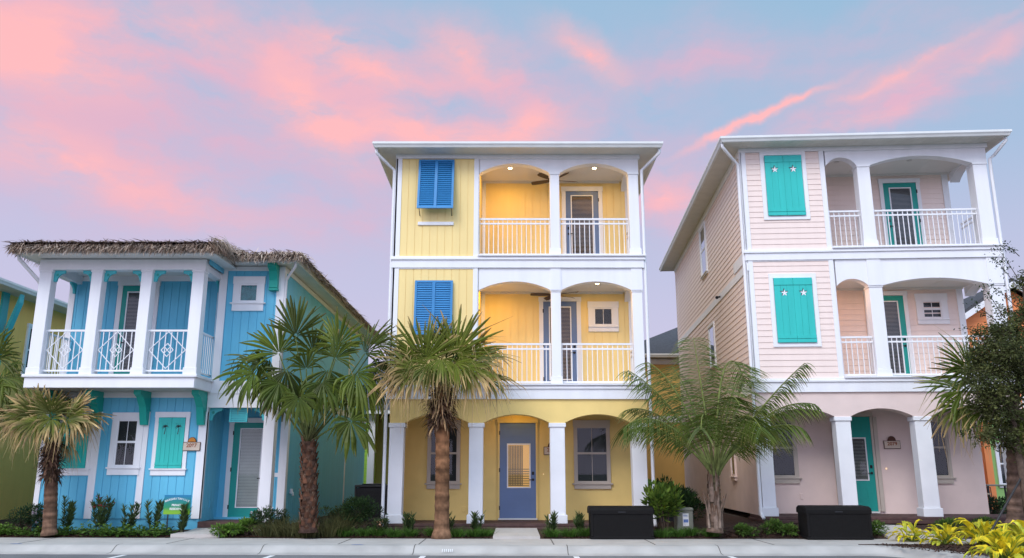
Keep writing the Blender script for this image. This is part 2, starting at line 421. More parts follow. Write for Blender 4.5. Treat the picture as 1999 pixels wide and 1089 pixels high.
def window(par, fc, a0, a1, z0, z1, casing=0.1, head=None, sill=0.1, mat=None, grid=(1, 2), blind=False, sillw=0.04, backing=None, d0=0.012):
    """a0..a1, z0..z1 is the glass opening"""
    mat = mat or M['white']; head = casing if head is None else head
    w = MB()
    fc.bx(w, a0 - casing, a0, d0 - .05, d0 + 0.035, z0 - 0.02, z1)
    fc.bx(w, a1, a1 + casing, d0 - .05, d0 + 0.035, z0 - 0.02, z1)
    fc.bx(w, a0 - casing - 0.012, a1 + casing + 0.012, d0 - .05, d0 + 0.045, z1, z1 + head)
    root = w.build('window', mat, par)
    if sill:
        s = MB(); fc.bx(s, a0 - casing - sillw, a1 + casing + sillw, d0 - .05, d0 + 0.07, z0 - 0.055, z0 - 0.02, 0.006)
        fc.bx(s, a0 - casing, a1 + casing, d0 - .05, d0 + 0.04, z0 - sill, z0 - 0.055)
        s.build('sill', mat, root)
    f = MB(); t = 0.035
    fc.bx(f, a0, a1, d0, d0 + 0.025, z0 - 0.02, z0 + t); fc.bx(f, a0, a1, d0, d0 + 0.025, z1 - t, z1)
    fc.bx(f, a0, a0 + t, d0, d0 + 0.025, z0 + t, z1 - t); fc.bx(f, a1 - t, a1, d0, d0 + 0.025, z0 + t, z1 - t)
    nx, nz = grid
    for k in range(1, nz):
        zc = z0 + (z1 - z0) * (k / nz + (0.02 if nz == 2 else 0)); fc.bx(f, a0 + t, a1 - t, d0, d0 + 0.024, zc - 0.025, zc + 0.025)
    for k in range(1, nx):
        ac = a0 + (a1 - a0) * k / nx; fc.bx(f, ac - 0.006, ac + 0.006, d0, d0 + 0.018, z0 + t, z1 - t)
    f.build('frame', mat, root)
    g = MB(); g.poly([fc.p(a0 + .01, d0 + 0.012, z0), fc.p(a1 - .01, d0 + 0.012, z0), fc.p(a1 - .01, d0 + 0.012, z1), fc.p(a0 + .01, d0 + 0.012, z1)])
    g.build('pane', M['glass'], root)
    b = MB(); fc.bx(b, a0, a1, d0 - 0.03, d0 - 0.002 + 0.003, z0, z1); b.build('interior', backing or M['dark'], root)
    if blind: blinds(root, fc, a0 + t, a1 - t, z0 + t, z1 - t, d0 + 0.004)
    return root
def blinds(par, fc, a0, a1, z0, z1, d, pitch=0.036, mat=None, cover=0.42):
    s = MB(); n = int((z1 - z0) / pitch)
    for i in range(n):
        z = z0 + (i + 0.2) * (z1 - z0) / n
        s.poly([fc.p(a0, d + 0.005, z), fc.p(a1, d + 0.005, z), fc.p(a1, d, z + pitch * cover), fc.p(a0, d, z + pitch * cover)])
    return s.build('blind', mat or M['blind'], par)
def door(par, fc, a0, a1, z0, z1, mat, g=None, casing=0.1, cmat=None, head=None, handle='r', blind=True, backing=None, panels=(), pf=None, d0=0.012, bmat=None, sill=True, bcover=0.42):
    """g = glass rect (a0, a1, z0, z1)"""
    cmat = cmat or M['white']; head = casing if head is None else head
    s = MB(); fc.bx(s, a0, a1, d0 - .05, d0 + 0.012, z0, z1)
    ga0, ga1, gz0, gz1 = g
    # stile-and-rail face built round the glass, with raised and sunk panels
    fc.bx(s, a0, ga0, d0 + .012, d0 + 0.03, z0, z1); fc.bx(s, ga1, a1, d0 + .012, d0 + 0.03, z0, z1)
    fc.bx(s, ga0, ga1, d0 + .012, d0 + 0.03, gz1, z1 - (0 if not panels else 0)); fc.bx(s, ga0, ga1, d0 + .012, d0 + 0.03, z0, gz0)
    for (b0, b1, y0, y1) in panels:
        t = 0.02
        fc.bx(s, b0, b1, d0 + 0.03, d0 + 0.037, y0, y0 + t); fc.bx(s, b0, b1, d0 + 0.03, d0 + 0.037, y1 - t, y1)
        fc.bx(s, b0, b0 + t, d0 + 0.03, d0 + 0.037, y0 + t, y1 - t); fc.bx(s, b1 - t, b1, d0 + 0.03, d0 + 0.037, y0 + t, y1 - t)
        fc.bx(s, b0 + 0.05, b1 - 0.05, d0 + 0.03, d0 + 0.035, y0 + 0.05, y1 - 0.05)
    root = s.build('door', mat, par)
    c = MB()
    fc.bx(c, a0 - casing, a0, d0 - .05, d0 + 0.045, z0, z1 + 0.01); fc.bx(c, a1, a1 + casing, d0 - .05, d0 + 0.045, z0, z1 + 0.01)
    fc.bx(c, a0 - casing - 0.015, a1 + casing + 0.015, d0 - .05, d0 + 0.055, z1 + 0.01, z1 + 0.01 + head)
    c.build('casing', cmat, root)
    if sill:
        c = MB(); fc.bx(c, a0 - 0.03, a1 + 0.03, d0 - .05, d0 + 0.06, z0 - 0.04, z0 - 0.002); c.build('threshold', M['gutter'], root)
    p = MB(); t = 0.03
    fc.bx(p, ga0 - t, ga0, d0 + .03, d0 + 0.042, gz0 - t, gz1 + t); fc.bx(p, ga1, ga1 + t, d0 + .03, d0 + 0.042, gz0 - t, gz1 + t)
    fc.bx(p, ga0, ga1, d0 + .03, d0 + 0.042, gz0 - t, gz0); fc.bx(p, ga0, ga1, d0 + .03, d0 + 0.042, gz1, gz1 + t)
    p.build('pane_frame', pf or M['white'], root)
    q = MB(); q.poly([fc.p(ga0, d0 + 0.034, gz0), fc.p(ga1, d0 + 0.034, gz0), fc.p(ga1, d0 + 0.034, gz1), fc.p(ga0, d0 + 0.034, gz1)])
    q.build('pane', M['glass'], root)
    b = MB(); fc.bx(b, ga0, ga1, d0 + 0.012, d0 + 0.016, gz0, gz1); b.build('interior', backing or M['dark'], root)
    if blind: blinds(root, fc, ga0 + .005, ga1 - .005, gz0 + .01, gz1 - .01, d0 + 0.02, mat=bmat, cover=bcover)
    ah = a1 - 0.075 if handle == 'r' else a0 + 0.075; sg = -1 if handle == 'r' else 1
    zh = z0 + 0.95
    h = MB()
    h.tube([fc.p(ah, d0 + .03, zh), fc.p(ah, d0 + 0.075, zh)], 0.018); h.tube([fc.p(ah, d0 + 0.07, zh), fc.p(ah + sg * 0.10, d0 + 0.075, zh - .005)], 0.011)
    h.tube([fc.p(ah, d0 + .03, zh), fc.p(ah, d0 + 0.036, zh)], 0.032, 12)
    fc.bx(h, ah - 0.03, ah + 0.03, d0 + .03, d0 + 0.05, zh + 0.12, zh + 0.20, 0.008)
    h.build('handle', M['black_metal'], root)
    k = MB()
    for zz in (z0 + 0.25, (z0 + z1) / 2, z1 - 0.25):
        e = a0 if handle == 'r' else a1
        fc.bx(k, e - 0.014, e + 0.014, d0 + 0.03, d0 + 0.05, zz - 0.05, zz + 0.05)
    k.build('hinge', M['black_metal'], root)
    return root
def gutter_profile(mb, pts, z, h=0.14, w=0.11):
    """open K-style gutter run along horizontal polyline pts with outward normal to the right of travel"""
    prof = [(0, 0), (w * .55, 0), (w * .75, h * .35), (w, h * .6), (w, h), (w - .015, h), (w - .015, h * .85), (0.0, h * .85), (0, h)]
    rings = []
    n = len(pts)
    for i in range(n):
        p = Vector((*pts[i], 0))
        ds = []
        if i > 0: ds.append((p - Vector((*pts[i - 1], 0))).normalized())
        if i < n - 1: ds.append((Vector((*pts[i + 1], 0)) - p).normalized())
        ns = [Vector((d.y, -d.x, 0)) for d in ds]
        m = sum(ns, Vector()).normalized(); m = m / max(0.3, m.dot(ns[0]))
        rings.append([mb.av((p.x + m.x * a, p.y + m.y * a, z + b)) for a, b in prof])
    k = len(prof)
    for i in range(n - 1):
        for j in range(k):
            mb.af([rings[i][j], rings[i][(j + 1) % k], rings[i + 1][(j + 1) % k], rings[i + 1][j]])
    mb.af(rings[0]); mb.af(rings[-1][::-1])
def hip_roof(par, u0, u1, v0, v1, z, slope, mat, soffit_mat, name='roof', th=0.12, gut=True):
    """flat soffit, fascia and low hip with gutters on the front and sides"""
    mb = MB()
    h = min(u1 - u0, v1 - v0) / 2
    zt = z + th
    zr = zt + h * math.tan(R(slope))
    A = [(u0, v0, zt), (u1, v0, zt), (u1, v1, zt), (u0, v1, zt)]
    if u1 - u0 < v1 - v0: r0, r1 = ((u0 + u1) / 2, v0 + h, zr), ((u0 + u1) / 2, v1 - h, zr); q = [(A[0], A[1], r0), (A[1], A[2], r1, r0), (A[2], A[3], r1), (A[3], A[0], r0, r1)]
    else: r0, r1 = (u0 + h, (v0 + v1) / 2, zr), (u1 - h, (v0 + v1) / 2, zr); q = [(A[0], A[1], r1, r0), (A[1], A[2], r1), (A[2], A[3], r0, r1), (A[3], A[0], r0)]
    for f in q: mb.poly(f)
    ro = mb.build(name, mat, par)
    s = MB()
    s.poly([(u0, v0, z), (u0, v1, z), (u1, v1, z), (u1, v0, z)])
    for a, b in (((u0, v0), (u1, v0)), ((u1, v0), (u1, v1)), ((u1, v1), (u0, v1)), ((u0, v1), (u0, v0))):
        s.poly([(*a, z), (*b, z), (*b, zt), (*a, zt)])
    # soffit vent grooves along the front
    x = u0 + 0.1
    while x < u1 - 0.1:
        s.box(x, x + 0.02, v0 + 0.08, v0 + 0.44, z - 0.006, z - 0.001); x += 0.11
    s.build('soffit', soffit_mat, ro)
    if gut:
        g = MB(); gutter_profile(g, [(u0, v1), (u0, v0), (u1, v0), (u1, v1)], z - 0.005)
        g.build('gutter', M['gutter'], ro)
    return ro
def downspout(par, path, w=0.04, name='downspout', mat=None):
    mb = MB(); mb.sm = True
    mb.tube(path, w, 8)
    return mb.build(name, mat or M['white'], par)
def ceiling_lamp(par, x, y, z, lit, energy=0.0, colr=(1.0, 0.54, 0.03), r=0.052):
    a = MB(); a.tube([(x, y, z + 0.002), (x, y, z - 0.012)], r * 1.35, 20); o = a.build('ceiling_lamp', M['lamp_off'], par)
    b = MB(); b.tube([(x, y, z - 0.0125), (x, y, z - 0.02)], r, 20); b.build('lamp_disc', M['lamp'] if lit else M['lamp_off'], o)
    if energy:
        ld = bpy.data.lights.new('downlight', 'AREA'); ld.shape = 'DISK'; ld.size = 0.12; ld.energy = energy; ld.color = colr
        lo = bpy.data.objects.new('downlight', ld); col.objects.link(lo); lo.parent = par; lo.location = (x, y, z - 0.03)
    return o
def ceiling_fan(loc, rz, label, a0, group='ceiling fans on the balconies'):
    root = thing('ceiling_fan', label, 'ceiling fan', loc, rz, group)
    m = MB(); m.sm = True
    m.tube([(0, 0, 0), (0, 0, -0.03), (0, 0, -0.05)], [0.07, 0.065, 0.02], 14); m.tube([(0, 0, -0.05), (0, 0, -0.16)], 0.014, 8)
    m.build('downrod', M['black_metal'], root)
    m = MB(); m.sm = True; m.tube([(0, 0, -0.15), (0, 0, -0.17), (0, 0, -0.24), (0, 0, -0.27), (0, 0, -0.30)], [0.04, 0.10, 0.11, 0.09, 0.03], 16)
    m.build('motor', M['fan'], root)
    for k in range(5):
        a = R(a0) + k * 2 * PI / 5; c, s = math.cos(a), math.sin(a); b = MB()
        prof = [(0.09, .025), (0.2, .05), (0.45, .075), (0.6, .07), (0.66, .04)]
        top = []
        for r_, w in prof:
            top.append([(c * r_ - s * w * k2, s * r_ + c * w * k2, -0.215 + 0.02 * k2 + dz) for dz in (0, -0.008) for k2 in (-1, 1)])
        for i in range(len(top) - 1):
            A, B = top[i], top[i + 1]
            b.poly([A[0], A[1], B[1], B[0]]); b.poly([A[2], B[2], B[3], A[3]]); b.poly([A[0], B[0], B[2], A[2]]); b.poly([A[1], A[3], B[3], B[1]])
        b.poly([top[-1][0], top[-1][1], top[-1][3], top[-1][2]])
        b.build('blade', M['fan'], root)
    return root
M['fan'] = paint('fan_brown', (0.07, 0.045, 0.03), 0.5, 0.15, 6)
def text(body, size, mat, par, loc, rot, name='lettering', align='CENTER', ext=0.002, bold=0.0):
    c = bpy.data.curves.new(name, 'FONT'); c.body = body; c.size = size; c.align_x = align; c.align_y = 'CENTER'; c.extrude = ext; c.offset = bold
    c.materials.append(mat)
    t = bpy.data.objects.new('typeset', c); col.objects.link(t)
    bpy.context.view_layer.update()
    me = bpy.data.meshes.new_from_object(t.evaluated_get(bpy.context.evaluated_depsgraph_get())); me.name = name
    bpy.data.objects.remove(t)
    o = bpy.data.objects.new(name, me); col.objects.link(o); o.parent = par; o.location = loc; o.rotation_euler = rot
    return o
M['plaque'] = paint('plaque_cream', (0.62, 0.52, 0.42), 0.6, 0.08, 10)
M['plaque_edge'] = paint('plaque_brown', (0.10, 0.04, 0.025), 0.6, 0.1, 10)
M['plaque_ink'] = paint('plaque_ink', (0.30, 0.09, 0.03), 0.6, 0.05)
M['shell'] = paint('shell_orange', (0.65, 0.24, 0.03), 0.5, 0.2, 30)
def plaque(loc, rz, number, label, w=0.42, h=0.21, shell=None):
    """house number plaque with a shell shaped crest, hung on a wall facing -y"""
    root = thing('house_number_plaque', label, 'number plaque', loc, rz)
    b = MB(); b.bbox(-w / 2, w / 2, -0.025, 0, 0, h, 0.006)
    b.extrude([(0.105 * math.cos(a), -0.022, h + 0.115 * math.sin(a)) for a in [PI * i / 14 for i in range(15)]], (0, 0.02, 0))
    b.build('backboard', M['plaque_edge'], root)
    f = MB(); f.box(-w / 2 + .014, w / 2 - .014, -0.031, -0.026, .014, h - .014); f.build('number_panel', M['plaque'], root)
    s = MB()
    for i in range(7):
        a0, a1 = PI * i / 7 + .04, PI * (i + 1) / 7 - .04
        s.extrude([(0, -0.03, h + 0.01), (0.085 * math.cos(a0), -0.03, h + .005 + 0.095 * math.sin(a0)), (0.092 * math.cos((a0 + a1) / 2), -0.03, h + .005 + 0.102 * math.sin((a0 + a1) / 2)), (0.085 * math.cos(a1), -0.03, h + .005 + 0.095 * math.sin(a1))], (0, 0.008, 0))
    s.build('shell_crest', shell or M['shell'], root)
    text(number, 0.125, M['plaque_ink'], root, (0, -0.033, h * 0.60), (PI / 2, 0, 0), bold=0.003)
    return root
# ------------------------------------------------------------------ setting: street, kerb, pavement, beds
def sheet(name, pts, z, mat, kind='structure'):
    mb = MB(); mb.poly([(x, y, z) for x, y in pts]); o = mb.build(name, mat); return tag(o, kind=kind)
def slab(name, pts, z0, z1, mat, kind='structure'):
    mb = MB(); mb.extrude([(x, y, z0) for x, y in pts], (0, 0, z1 - z0)); o = mb.build(name, mat); return tag(o, kind=kind)

# three storey twin plan, local frame: u right along the front, v back, z up from the porch floor
HW, HD = 6.3, 13.0
def three_storey(name, label, loc, rz, P):
    H = thing(name, label, 'house', loc, rz, None)
    wht = M['white']; body, stucco = P['siding'], P['stucco']
    FR = Face('front', 0.0)
    zb2, zf2, zb3, zf3, zs = P['zb2'], P['zf2'], P['zb3'], P['zf3'], P['soffit']
    D = 1.5                      # porch depth
    hor = P['lap']
    # --- plinth, porch floor
    mb = MB(); mb.box(0.0, HW, 0.05, HD, -0.5, -0.16); mb.build('foundation', M['foundation'], H)
    mb = MB(); mb.bbox(-0.06, HW + 0.06, -0.10, D, -0.16, -0.075, .012); mb.bbox(-0.02, HW + 0.02, -0.06, D, -0.075, 0.0, .012)
    mb.build('porch_floor', M['paver'], H)
    # --- body walls: plain side and back walls plus floors between storeys
    mb = MB()
    x1 = P['xr']                 # right face of the body behind the porches
    mb.box(0, x1, D, HD, 0.0, zb2)
    mb.box(0.02, x1 - .02, D + .02, HD - .02, zb2, zs)
    mb.box(0.0, 0.06, 0.42, D, 0.0, zb2)           # closed left side of the porch
    mb.cur = 0
    mb.build('ground_floor_wall', stucco, H)
    # upper siding
    mb = MB()
    oL = P['op0']                # left jamb of the balcony openings
    BK = Face('front', D)
    LF = Face('left', 0.0); RF = Face('right', oL); R2 = Face('right', x1)
    put = boards_h if hor else boards_v
    for (z0, z1) in ((zf2, zb3), (zf3, zs)):
        if hor: boards_h(mb, FR, 0.12, oL - 0.1, z0, z1)
        else: boards_v(mb, FR, 0.12, oL - 0.1, z0, z1)
        mb.box(0.05, oL - 0.04, 0.06, D, z0, z1)
        if hor: boards_h(mb, BK, oL, x1 - 0.05, z0 - 0.1, z1 - 0.1); boards_h(mb, RF, 0.05, D, z0 - .1, z1 - .1)
        else: boards_v(mb, BK, oL, x1 - 0.05, z0 - 0.1, z1 - 0.1); boards_v(mb, RF, 0.05, D, z0 - .1, z1 - .1)
    if hor:
        boards_h(mb, LF, 0.1, HD, zf2 - 0.3, P['zmid']); boards_h(mb, LF, 0.1, HD, P['zmid'] + 0.2, zs)
        boards_h(mb, R2, D, HD, zf2 - 0.3, zs)
    else:
        boards_v(mb, LF, 0.1, HD, zf2 - 0.3, zs); boards_v(mb, R2, D, HD, zf2 - 0.3, zs)
    mb.build('siding', body, H)
    # --- trim boards
    mb = MB()
    for (z0, z1) in ((zf2, zb3), (zf3, zs - 0.11)):
        FR.bx(mb, -0.02, 0.13, -0.05, 0.03, z0, z1); FR.bx(mb, oL - 0.135, oL - 0.02, -0.05, 0.03, z0, z1)
        LF.bx(mb, -0.03, 0.10, -0.02, 0.03, z0, z1)
        FR.bx(mb, 0.13, oL - 0.135, -0.05, 0.026, z1 - (0.03 if z1 < 7 else 0.0), z1)
        BK.bx(mb, oL + 0.02, oL + 0.12, 0.0, 0.035, z0 - .1, z1)
        BK.bx(mb, x1 - 0.14, x1 + 0.02, -0.1, 0.035, z0 - .1, z1)
    FR.bx(mb, -0.04, HW + 0.04, -0.05, 0.05, zs - 0.11, zs)
    LF.bx(mb, 0.0, HD, -0.02, 0.032, zs - 0.2, zs)
    if hor: LF.bx(mb, -0.05, HD, -0.02, 0.03, P['zmid'], P['zmid'] + 0.2)
    # belts
    for (z0, z1) in ((zb2, zf2), (zb3, zf3)):
        FR.bx(mb, -0.05, HW + 0.05, -0.16, 0.05, z0, z1 - 0.09)
        FR.bx(mb, -0.08, HW + 0.08, -0.16, 0.085, z1 - 0.09, z1 - 0.045)
        FR.bx(mb, -0.06, HW + 0.06, -0.16, 0.06, z1 - 0.045, z1)
        FR.bx(mb, oL - .02, HW + 0.10, -0.1, 0.12, z1, z1 + 0.035)
        mb.box(-0.04, 0.1, 0.0, D, z0, z1); mb.box(HW - 0.1, HW + 0.05, 0.16, D, z0, z1)
    mb.build('trim', wht, H)
    # --- floors and ceilings of the balconies, porch ceiling
    for z in (zb2, zb3):
        mb = MB(); mb.box(oL, HW - 0.1, 0.165, D - 0.002, z + 0.1, z + 0.30); mb.build('balcony_floor', M['concrete'], H)
    mb = MB()
    mb.box(0.07, HW - .02, 0.35, D - 0.002, zb2 - 0.03, zb2 + 0.09); mb.build('porch_ceiling', M['ceiling'], H)
    for z in (P['cl2'], P['cl3']):
        mb = MB(); mb.box(oL, HW - 0.02, 0.22, D - 0.002, z, z + 0.10)
        for xx in (oL + 1.05, oL + 2.9): mb.box(xx, xx + 0.03, 0.25, D, z - 0.006, z)
        mb.box(oL, HW - .3, D - .06, D - .003, z - 0.05, z - 0.001)
        mb.build('ceiling', M['ceiling'], H)
    # --- ground arcade
    g = MB(); cs = P['gcols']; zc = P['gcap']
    g.box(cs[0][0], cs[0][1] , 0.0, 0.34, zc, zb2)
    for i in range(len(cs) - 1):
        arch_panel(g, cs[i][1], cs[i + 1][0], zc, P['gapex'], zb2, 0.0, 0.34)
        g.box(cs[i + 1][0], cs[i + 1][1], 0.0, 0.34, zc, zb2)
    g.box(cs[-1][1], HW, 0.0, 0.34, zc, zb2) if cs[-1][1] < HW - .01 else None
    arch_panel(g, 0.34, D, zc, P['gapex'], zb2, HW - 0.34, HW, axis='y')
    g.build('ground_arches', stucco, H)
    for (a, b) in cs: column(H, a, b, 0.0, 0.33, 0.0, zc, M['white_stucco'], 0.2, 0.10, 0.035)
    # --- upper arcades
    for lvl, (zf, ztop, cap, apex) in enumerate(((zf2, zb3, P['cap2'], P['apex2']), (zf3, zs - 0.11, P['cap3'], P['apex3']))):
        m = MB()
        m.box(oL - 0.02, P['op0'] + 0.0, 0.001, 0.24, zf, ztop)
        ops = P['ops']
        for (a, b) in ops: arch_panel(m, a, b, cap, apex, ztop, 0.0, 0.24)
        for k, (a, b) in enumerate(ops):
            c0 = b; c1 = ops[k + 1][0] if k + 1 < len(ops) else HW
            m.box(c0, c1, 0.0, 0.24, cap, ztop)
        arch_panel(m, 0.24, D, cap, apex, ztop, HW - 0.26, HW - 0.0, axis='y')
        m.box(HW - .26, HW, D, D + .1, cap, ztop) if False else None
        # slim relief boards on the spandrels
        if lvl == 0:
            for (a, b) in ((ops[0][1], ops[1][0]), (ops[1][1], HW)):
                m.box(a + 0.0, b, -0.022, 0.0, cap, ztop); 
            m.box(oL - 0.02, oL + .06, -0.022, 0.0, cap + .2, ztop) if False else None
        m.build('balcony_front', wht, H)
        for k, (a, b) in enumerate(ops):
            c0 = b + .01; c1 = (ops[k + 1][0] if k + 1 < len(ops) else HW) - .01
            column(H, c0, c1, 0.01, 0.01 + (c1 - c0), zf, cap, wht, 0.22, 0.045, 0.022)
            rm = railing(H, (a, 0.12), (b, 0.12), zf + 0.07, zf + 1.06, wht)
            rm[0].build('railing', wht, H)
        rm = railing(H, (HW - 0.13, 0.30), (HW - 0.13, D - 0.05), zf + 0.07, zf + 1.06, wht); rm[0].build('railing', wht, H)
    # --- roof and rainwater goods
    hip_roof(H, -P.get('ovl', .46), HW + P.get('ovr', .46), -0.5, HD + 0.5, zs, 17, M['roof'], M['soffit'])
    for sx in (-1, 1):
        xe = -P.get('ovl', .46) - .03 if sx < 0 else HW + P.get('ovr', .46) + .03; xw = -0.075 if sx < 0 else HW + 0.085
        path = [(xe, -0.42, zs - 0.0), (xe, -0.42, zs - 0.09), (xe - sx * .05, -0.40, zs - 0.15), (xw + sx * .1, -0.05, zs - 0.34), (xw, 0.0, zs - 0.42), (xw, 0.02, zs - 1.5), (xw, 0.02, 2.0), (xw, 0.02, 0.12), (xw, -0.02, 0.03), (xw - sx * .02, -0.16, -0.04)]
        downspout(H, path, 0.042, mat=wht)
    return H
M['bell'] = glow('doorbell_light', (0.9, 0.6, 0.35), 0.9)
M['foundation'] = paint('foundation_grey', (0.16, 0.14, 0.13), 0.85, 0.15, 4)

# ================================================================= yellow house
YEL = dict(siding=M['yellow'], stucco=M['yellow_stucco'], lap=False, zb2=2.925, zf2=3.263, zb3=6.235, zf3=6.53, soffit=9.29, zmid=5.9, xr=6.28, op0=2.15,
           ops=[(2.16, 3.975), (4.24, 6.02)], cap2=5.66, apex2=5.885, cap3=8.80, apex3=9.06, cl2=5.93, cl3=9.10,
           gcols=[(0.03, 0.375), (1.96, 2.30), (3.92, 4.28), (5.90, 6.25)], gcap=2.35, gapex=2.56)
YH = three_storey('three_storey_house', 'yellow three storey house with blue louvred shutters and lit balconies', (-3.0, 20.2, 0.40), 0, YEL)
F0, FB = Face('front', 0.0), Face('front', 1.5)
def bahama(par, u0, u1, z0, z1, out):
    """louvred shutter hinged at its top and propped out by `out` at the bottom"""
    root = MB(); L_ = math.hypot(z1 - z0, out); ang = math.atan2(out, z1 - z0)
    def q(a0, a1, d0, d1, s0, s1, mb):      # s runs down the leaf
        c = []
        for s in (s0, s1):
            for d in (d0, d1):
                y = -(s * math.sin(ang)) - d * math.cos(ang) - 0.05; z = z1 - s * math.cos(ang) + d * math.sin(ang)
                c.append((y, z))
        i = [mb.av((a, *c[k])) for a in (a0, a1) for k in (0, 1, 3, 2)]
        for f in ((0, 1, 2, 3), (7, 6, 5, 4), (0, 4, 5, 1), (1, 5, 6, 2), (2, 6, 7, 3), (3, 7, 4, 0)): mb.af([i[k] for k in f])
    t = 0.055; um = (u0 + u1) / 2
    q(u0, u0 + t, 0, .035, 0, L_, root); q(u1 - t, u1, 0, .035, 0, L_, root); q(um - .035, um + .035, 0, .035, 0, L_, root)
    for s0 in (0, L_ - t): 
        q(u0 + t, um - .035, 0, .034, s0, s0 + t, root); q(um + .035, u1 - t, 0, .034, s0, s0 + t, root)
    o = root.build('shutter', M['shutter_blue'], par)
    lv = MB(); n = int((L_ - 2 * t) / 0.058)
    for k in range(n):
        s = t + (k + .5) * (L_ - 2 * t) / n
        for a0, a1 in ((u0 + t, um - .035), (um + .035, u1 - t)):
            pts = []
            for ds, d in ((-0.026, 0.004), (0.026, 0.030), (0.028, 0.024), (-0.024, -0.002)):
                pts.append((-((s + ds) * math.sin(ang)) - d * math.cos(ang) - 0.05, z1 - (s + ds) * math.cos(ang) + d * math.sin(ang)))
            i = [lv.av((a, *p)) for a in (a0, a1) for p in pts]
            for f in ((0, 1, 2, 3), (7, 6, 5, 4), (0, 4, 5, 1), (1, 5, 6, 2), (2, 6, 7, 3), (3, 7, 4, 0)): lv.af([i[k2] for k2 in f])
    lv.build('louvres', M['shutter_blue'], o)
    bk = MB(); q(u0 + t, u1 - t, -.012, -.006, t, L_ - t, bk); bk.build('backing', M['shutter_blue'], o)
    ar = MB()
    for x in (u0 + 0.05, u1 - 0.05):
        ar.tube([(x, -out - 0.02, z0 + 0.03), (x + 0.0, -0.01, z0 - 0.10)], 0.010, 6)
    ar.build('prop_arm', M['black_metal'], o)
    return o
bahama(YH, 0.575, 1.50, 7.72, 9.13, 0.26)
bahama(YH, 0.555, 1.51, 4.50, 5.89, 0.08)
for zz in (7.36, 4.2):
    s = MB(); F0.bx(s, 0.58, 1.50, 0, 0.05, zz, zz + 0.09, 0.006); s.build('window_sill', M['white'], YH)
# balcony doors, window, ground floor
M['blind_warm'] = paint('blind_warm', (0.42, 0.32, 0.25), 0.6, 0.05, 4)
door(YH, FB, 4.49, 5.40, 6.62, 8.80, M['peri'], (4.66, 5.22, 6.85, 8.66), 0.11, handle='l', head=0.13, bmat=M['blind_warm'], pf=M['white'])
door(YH, FB, 3.84, 4.74, 3.33, 5.66, M['peri'], (4.02, 4.56, 3.58, 5.50), 0.11, handle='r', head=0.12, bmat=M['blind_warm'])
window(YH, FB, 5.20, 5.71, 5.02, 5.50, casing=0.15, head=0.17, sill=0.17, grid=(2, 1), sillw=0.0)
door(YH, FB, 2.68, 3.615, 0.05, 2.43, M['peri'], (2.90, 3.45, 0.82, 1.88), 0.05, cmat=M['yellow_stucco'], head=0.11, handle='r', blind=False, backing=M['warm_room'],
     panels=((2.88, 3.42, 0.30, 0.62), (2.88, 3.42, 2.05, 2.32)), pf=M['white'])
# room behind the lit door: hanging curtain and slats seen through the glass
dr = [c for c in YH.children if c.name.startswith('door')][-1]
cu = MB()
for k in range(9):
    a = 2.91 + k * 0.042
    cu.box(a, a + 0.030, 1.5 - 0.034, 1.5 - 0.030, 0.84, 1.86)
cu.build('curtain', M['curtain'], dr)
blinds(dr, FB, 2.905, 3.445, 0.83, 1.30, 0.036, pitch=0.055, mat=M['curtain'], cover=0.35)
M['tan_frame'] = paint('tan_window_frame', (0.50, 0.44, 0.38), 0.6, 0.05, 3)
for (a, b) in ((0.87, 1.60), (4.66, 5.48)):
    window(YH, FB, a, b, 0.93, 2.34, casing=0.06, head=0.17, sill=0.16, mat=M['tan_frame'], grid=(2, 2), sillw=0.05)
# lamps: two lit on each balcony, one over the entrance
for (x, z, e, v) in ((2.95, 9.10, 23, 0.42), (5.20, 9.10, 15, 0.42), (2.55, 5.93, 23, 0.36), (5.20, 5.93, 14, 0.37)):
    ceiling_lamp(YH, x, v, z, True, e)
ceiling_lamp(YH, 3.15, 0.85, 2.89, True, 5)
s = MB(); FB.bx(s, 1.72, 1.83, 0, 0.02, 0.20, 0.33, 0.004); s.build('outlet_cover', M['yellow_stucco'], YH)
s = MB(); FB.bx(s, 3.80, 3.82, 0, 0.02, 1.12, 1.15, 0.004); s.build('doorbell', M['bell'], YH)
plaque((-3.0 + 4.03, 21.69, 2.02), 0, '2083', 'small house number plaque on the yellow wall half hidden by a white porch column', shell=M['plaque_edge'])
ceiling_fan((1.14, 20.98, 9.50), 0, 'dark bladed ceiling fan hanging over the top balcony of the yellow house', 12)
ceiling_fan((1.14, 20.98, 6.33), 0, 'dark bladed ceiling fan hanging over the middle balcony of the yellow house', 40)

